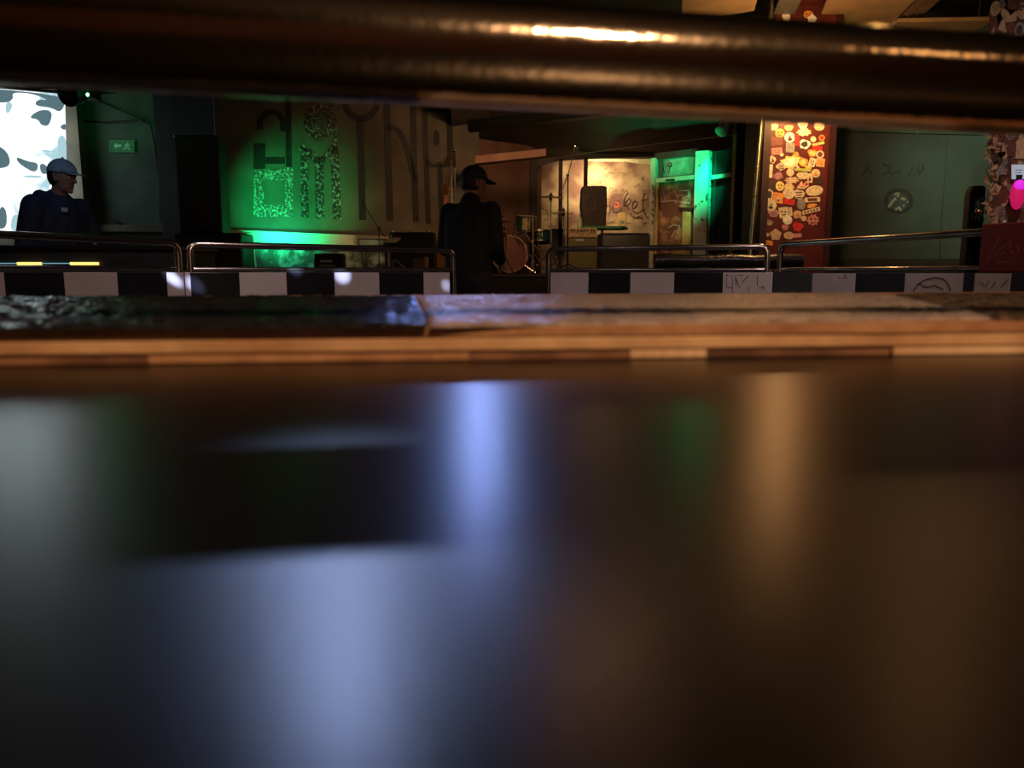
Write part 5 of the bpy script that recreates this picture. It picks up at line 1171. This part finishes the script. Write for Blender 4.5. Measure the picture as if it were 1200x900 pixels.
def person(label, loc, rz, H, pose, jm, capm, capname, hood=False, turn=0.0, nod=0.0, bulk=1.0):
    t = thing('person', label, 'person', loc, None, rz)
    k = H / 1.80
    V = lambda x, y, z: Vector((x * k, y * k, z * k))
    hip = {s: V(0.10 * s, 0, 0.93) for s in (-1, 1)}
    knee = {s: V(0.12 * s, 0.03, 0.50) for s in (-1, 1)}; ank = {s: V(0.13 * s, -0.02, 0.09) for s in (-1, 1)}
    chest = V(0, pose.get('lean', 0) * 0.6, 1.32); sh = {s: V(0.19 * s, pose.get('lean', 0), 1.44) for s in (-1, 1)}
    el = {s: V(*pose['el'][s]) for s in (-1, 1)}; wr = {s: V(*pose['wr'][s]) for s in (-1, 1)}
    neck = V(0, pose.get('lean', 0) + 0.005, 1.50); hc = V(0, pose.get('lean', 0) + pose.get('hf', 0.03), 1.665)
    R = Matrix.Translation(hc) @ Matrix.Rotation(turn, 4, 'Z') @ Matrix.Rotation(nod, 4, 'X') @ Matrix.Translation(-hc)
    def HV(x, y, z): return R @ (hc + Vector((x * k, y * k, z * k)))
    mb = MB()
    limb(mb, V(0, 0, 0.95), chest, 0.135 * k, 0.145 * k)
    limb(mb, sh[-1] * 0.75 + chest * 0.25, sh[1] * 0.75 + chest * 0.25, 0.07 * k, 0.07 * k)
    for s in (-1, 1):
        limb(mb, hip[s], knee[s], 0.085 * k, 0.056 * k); limb(mb, knee[s], ank[s], 0.054 * k, 0.036 * k); limb(mb, ank[s], ank[s] + V(0, 0.15, -0.045), 0.034 * k, 0.028 * k)
        limb(mb, sh[s], el[s], 0.052 * k, 0.040 * k); limb(mb, el[s], wr[s], 0.040 * k, 0.027 * k)
        hand(mb, wr[s], (wr[s] - el[s]) * 0.7 + Vector((0, 0.03, -0.03)), -s, (-0.8 * s, 0.2, -0.4))
    limb(mb, neck - V(0, 0, 0.03), HV(0, -0.01, -0.06), 0.058 * k, 0.055 * k)
    # head: skull, jaw, brow, nose, lips, chin, ears
    h = MB(); h.ball((0, 0, 0), (0.076 * k, 0.096 * k, 0.112 * k), 24, 18); mb.add([R @ (hc + v) for v in h.v], h.f)
    h = MB(); h.ball((0, 0.022 * k, -0.062 * k), (0.058 * k, 0.068 * k, 0.058 * k), 20, 14); mb.add([R @ (hc + v) for v in h.v], h.f)
    limb(mb, HV(-0.035, 0.078, 0.022), HV(0.035, 0.078, 0.022), 0.014 * k, 0.014 * k)
    limb(mb, HV(0, 0.088, 0.012), HV(0, 0.112, -0.026), 0.009 * k, 0.014 * k)
    limb(mb, HV(-0.018, 0.082, -0.058), HV(0.018, 0.082, -0.058), 0.008 * k, 0.008 * k); limb(mb, HV(-0.015, 0.080, -0.069), HV(0.015, 0.080, -0.069), 0.008 * k, 0.008 * k)
    mb.ball(HV(0, 0.074, -0.098), 0.020 * k)
    for s in (-1, 1): limb(mb, HV(0.077 * s, -0.004, 0.012), HV(0.078 * s, 0.002, -0.028), 0.014 * k, 0.010 * k)
    remesh(mb, 'body', 'skin', t, 0.0065, 3)
    for s in (-1, 1):
        e = MB().ball(HV(0.030 * s, 0.082, 0.003), 0.010 * k, 12, 8); e.build('eye', 'white_plastic', t, smooth=True, local=True)
    # hair, cap
    h = MB(); h.ball((0, -0.012 * k, 0.010 * k), (0.084 * k, 0.100 * k, 0.112 * k), 24, 16)
    vs = [R @ (hc + v) for v in h.v]; keep = [i for i, v in enumerate(h.v) if not (v.y > 0.035 * k and v.z < 0.05 * k) and v.z > -0.075 * k]
    ks = set(keep); hm = MB(); hm.add(vs, [f for f in h.f if all(i in ks for i in f)]); ho = hm.build('hair', 'hair', t, smooth=True, local=True); so = ho.modifiers.new('s', 'SOLIDIFY'); so.thickness = 0.008
    h = MB(); h.ball((0, -0.004 * k, 0.030 * k), (0.092 * k, 0.110 * k, 0.105 * k), 28, 20)
    vs = [R @ (hc + v) for v in h.v]; ks = set(i for i, v in enumerate(h.v) if v.z > 0.028 * k)
    cm = MB(); cm.add(vs, [f for f in h.f if all(i in ks for i in f)]); co = cm.build('cap', capm, t, smooth=True, local=True); so = co.modifiers.new('s', 'SOLIDIFY'); so.thickness = 0.005
    br = MB(); N = 12; top = []; 
    for i in range(N + 1):
        a_ = math.radians(25 + 130 * i / N); top.append(HV(0.092 * math.cos(a_), 0.085 * math.sin(a_) + 0.010, 0.046))
    out = []
    for i in range(N + 1):
        a_ = math.radians(25 + 130 * i / N); out.append(HV(0.088 * math.cos(a_), 0.085 + 0.095 * math.sin(a_), 0.030))
    vs = top + out; br.add(vs, [[i, i + 1, N + 2 + i, N + 1 + i] for i in range(N)])
    bo = br.build('brim', capm, co, smooth=True, local=True); so = bo.modifiers.new('s', 'SOLIDIFY'); so.thickness = 0.006
    MB().ball(HV(0, -0.004, 0.137), 0.009 * k, 10, 6).build('button', capm, co, smooth=True, local=True)
    if hood:
        MB().tube([HV(0.088 * math.cos(a_), 0.095 * math.sin(a_), 0.040) for a_ in [math.radians(20 + 140 * i / 10) for i in range(11)]], 0.006, 6).build('pale_band', 'white_plastic', co, smooth=True, local=True)
    # jacket
    j = MB(); B = bulk
    limb(j, V(0, 0, 0.90), V(0, pose.get('lean', 0) * 0.4, 1.18), 0.160 * k * B, 0.168 * k * B); limb(j, V(0, pose.get('lean', 0) * 0.4, 1.18), chest + V(0, 0, 0.02), 0.168 * k * B, 0.165 * k * B)
    limb(j, V(-0.06, 0, 0.92), V(-0.08, pose.get('lean', 0) * 0.6, 1.34), 0.14 * k * B, 0.14 * k * B); limb(j, V(0.06, 0, 0.92), V(0.08, pose.get('lean', 0) * 0.6, 1.34), 0.14 * k * B, 0.14 * k * B)
    limb(j, sh[-1] - V(0, 0, 0.015), sh[1] - V(0, 0, 0.015), 0.088 * k * B, 0.088 * k * B)
    limb(j, neck - V(0, 0, 0.08), neck - V(0, 0.0, -0.008), 0.125 * k * B, 0.082 * k)
    for s in (-1, 1):
        limb(j, sh[s], el[s], 0.084 * k * B, 0.068 * k * B); limb(j, el[s], wr[s].lerp(el[s], 0.06), 0.066 * k * B, 0.048 * k * B)
    if hood:
        for i in range(9):
            a_ = math.radians(200 + 140 * i / 8); j.ball(neck + V(0.105 * math.cos(a_), 0.085 * math.sin(a_) - 0.025, 0.015), 0.055 * k, 12, 8)
        j.ball(neck + V(0, -0.13, 0.0), 0.07 * k, 14, 10)
    jo = remesh(j, 'jacket', jm, t, 0.012, 5)
    zp = MB().tube([V(0, 0.175 * B + pose.get('lean', 0) * (z - 0.9) / 0.6, z) for z in (0.86, 1.0, 1.2)], 0.004, 6); zp.build('zip', 'dark_grey', jo, smooth=True, local=True)
    if hood:
        MB().box(V(0.05, 0.145 * B + pose.get('lean', 0) * 0.8, 1.40), V(0.085, 0.165 * B + pose.get('lean', 0) * 0.8, 1.43)).build('chest_badge', 'paper_white', jo, local=True)
        MB().box(V(0.055, 0.160 * B + pose.get('lean', 0) * 0.7, 1.30), V(0.07, 0.178 * B + pose.get('lean', 0) * 0.7, 1.335)).build('toggle', 'steel', jo, local=True)
    # trousers and shoes
    j = MB(); limb(j, V(-0.06, 0, 0.92), V(0.06, 0, 0.92), 0.132 * k, 0.132 * k)
    for s in (-1, 1):
        limb(j, hip[s], knee[s], 0.104 * k, 0.076 * k); limb(j, knee[s], ank[s] + V(0, 0, 0.02), 0.075 * k, 0.062 * k)
    remesh(j, 'trousers', 'trousers', t, 0.012, 4)
    for s in (-1, 1):
        f = MB(); a_ = ank[s]; f.ball(Vector((a_.x, a_.y - 0.01, 0.052)), (0.045, 0.055, 0.052), 14, 10); f.tube([(a_.x, a_.y - 0.02, 0.045), (a_.x + 0.01 * s, a_.y + 0.10, 0.042), (a_.x + 0.015 * s, a_.y + 0.20, 0.034)], [0.045, 0.047, 0.034], 14); f.ball((a_.x + 0.015 * s, a_.y + 0.20, 0.034), 0.034, 12, 8)
        remesh(f, 'shoe', 'shoe', t, 0.008, 3)
    return t
# man in the blue cap: stands behind the desk, turned to the right, hands over the desk
pz = at(63, 188, 6.0)
person('person in a blue cap and dark hooded jacket standing behind the desk at left', (at(68, 300, 6.0).x, 6.0, 0), math.radians(-112), (pz.z) * 1.005,
       dict(lean=0.04, hf=0.075, el={-1: (-0.30, 0.06, 1.14), 1: (0.30, 0.06, 1.14)}, wr={-1: (-0.20, 0.30, 1.08), 1: (0.20, 0.30, 1.08)}), 'jacket_navy', 'cap_blue', 'cap', hood=True, turn=math.radians(12), nod=math.radians(-8), bulk=1.06)
pz = at(560, 193, 6.0)
person('person in black with a dark cap, back turned, in the gap between parapets', (at(549, 300, 6.0).x, 6.0, 0), math.radians(-28), pz.z * 1.005,
       dict(lean=0.03, hf=0.06, el={-1: (-0.235, 0.02, 1.16), 1: (0.235, 0.03, 1.16)}, wr={-1: (-0.18, 0.24, 1.04), 1: (0.14, 0.27, 1.06)}), 'jacket_black', 'cap_dark', 'cap', hood=False, turn=math.radians(-38), nod=math.radians(-10), bulk=0.90)
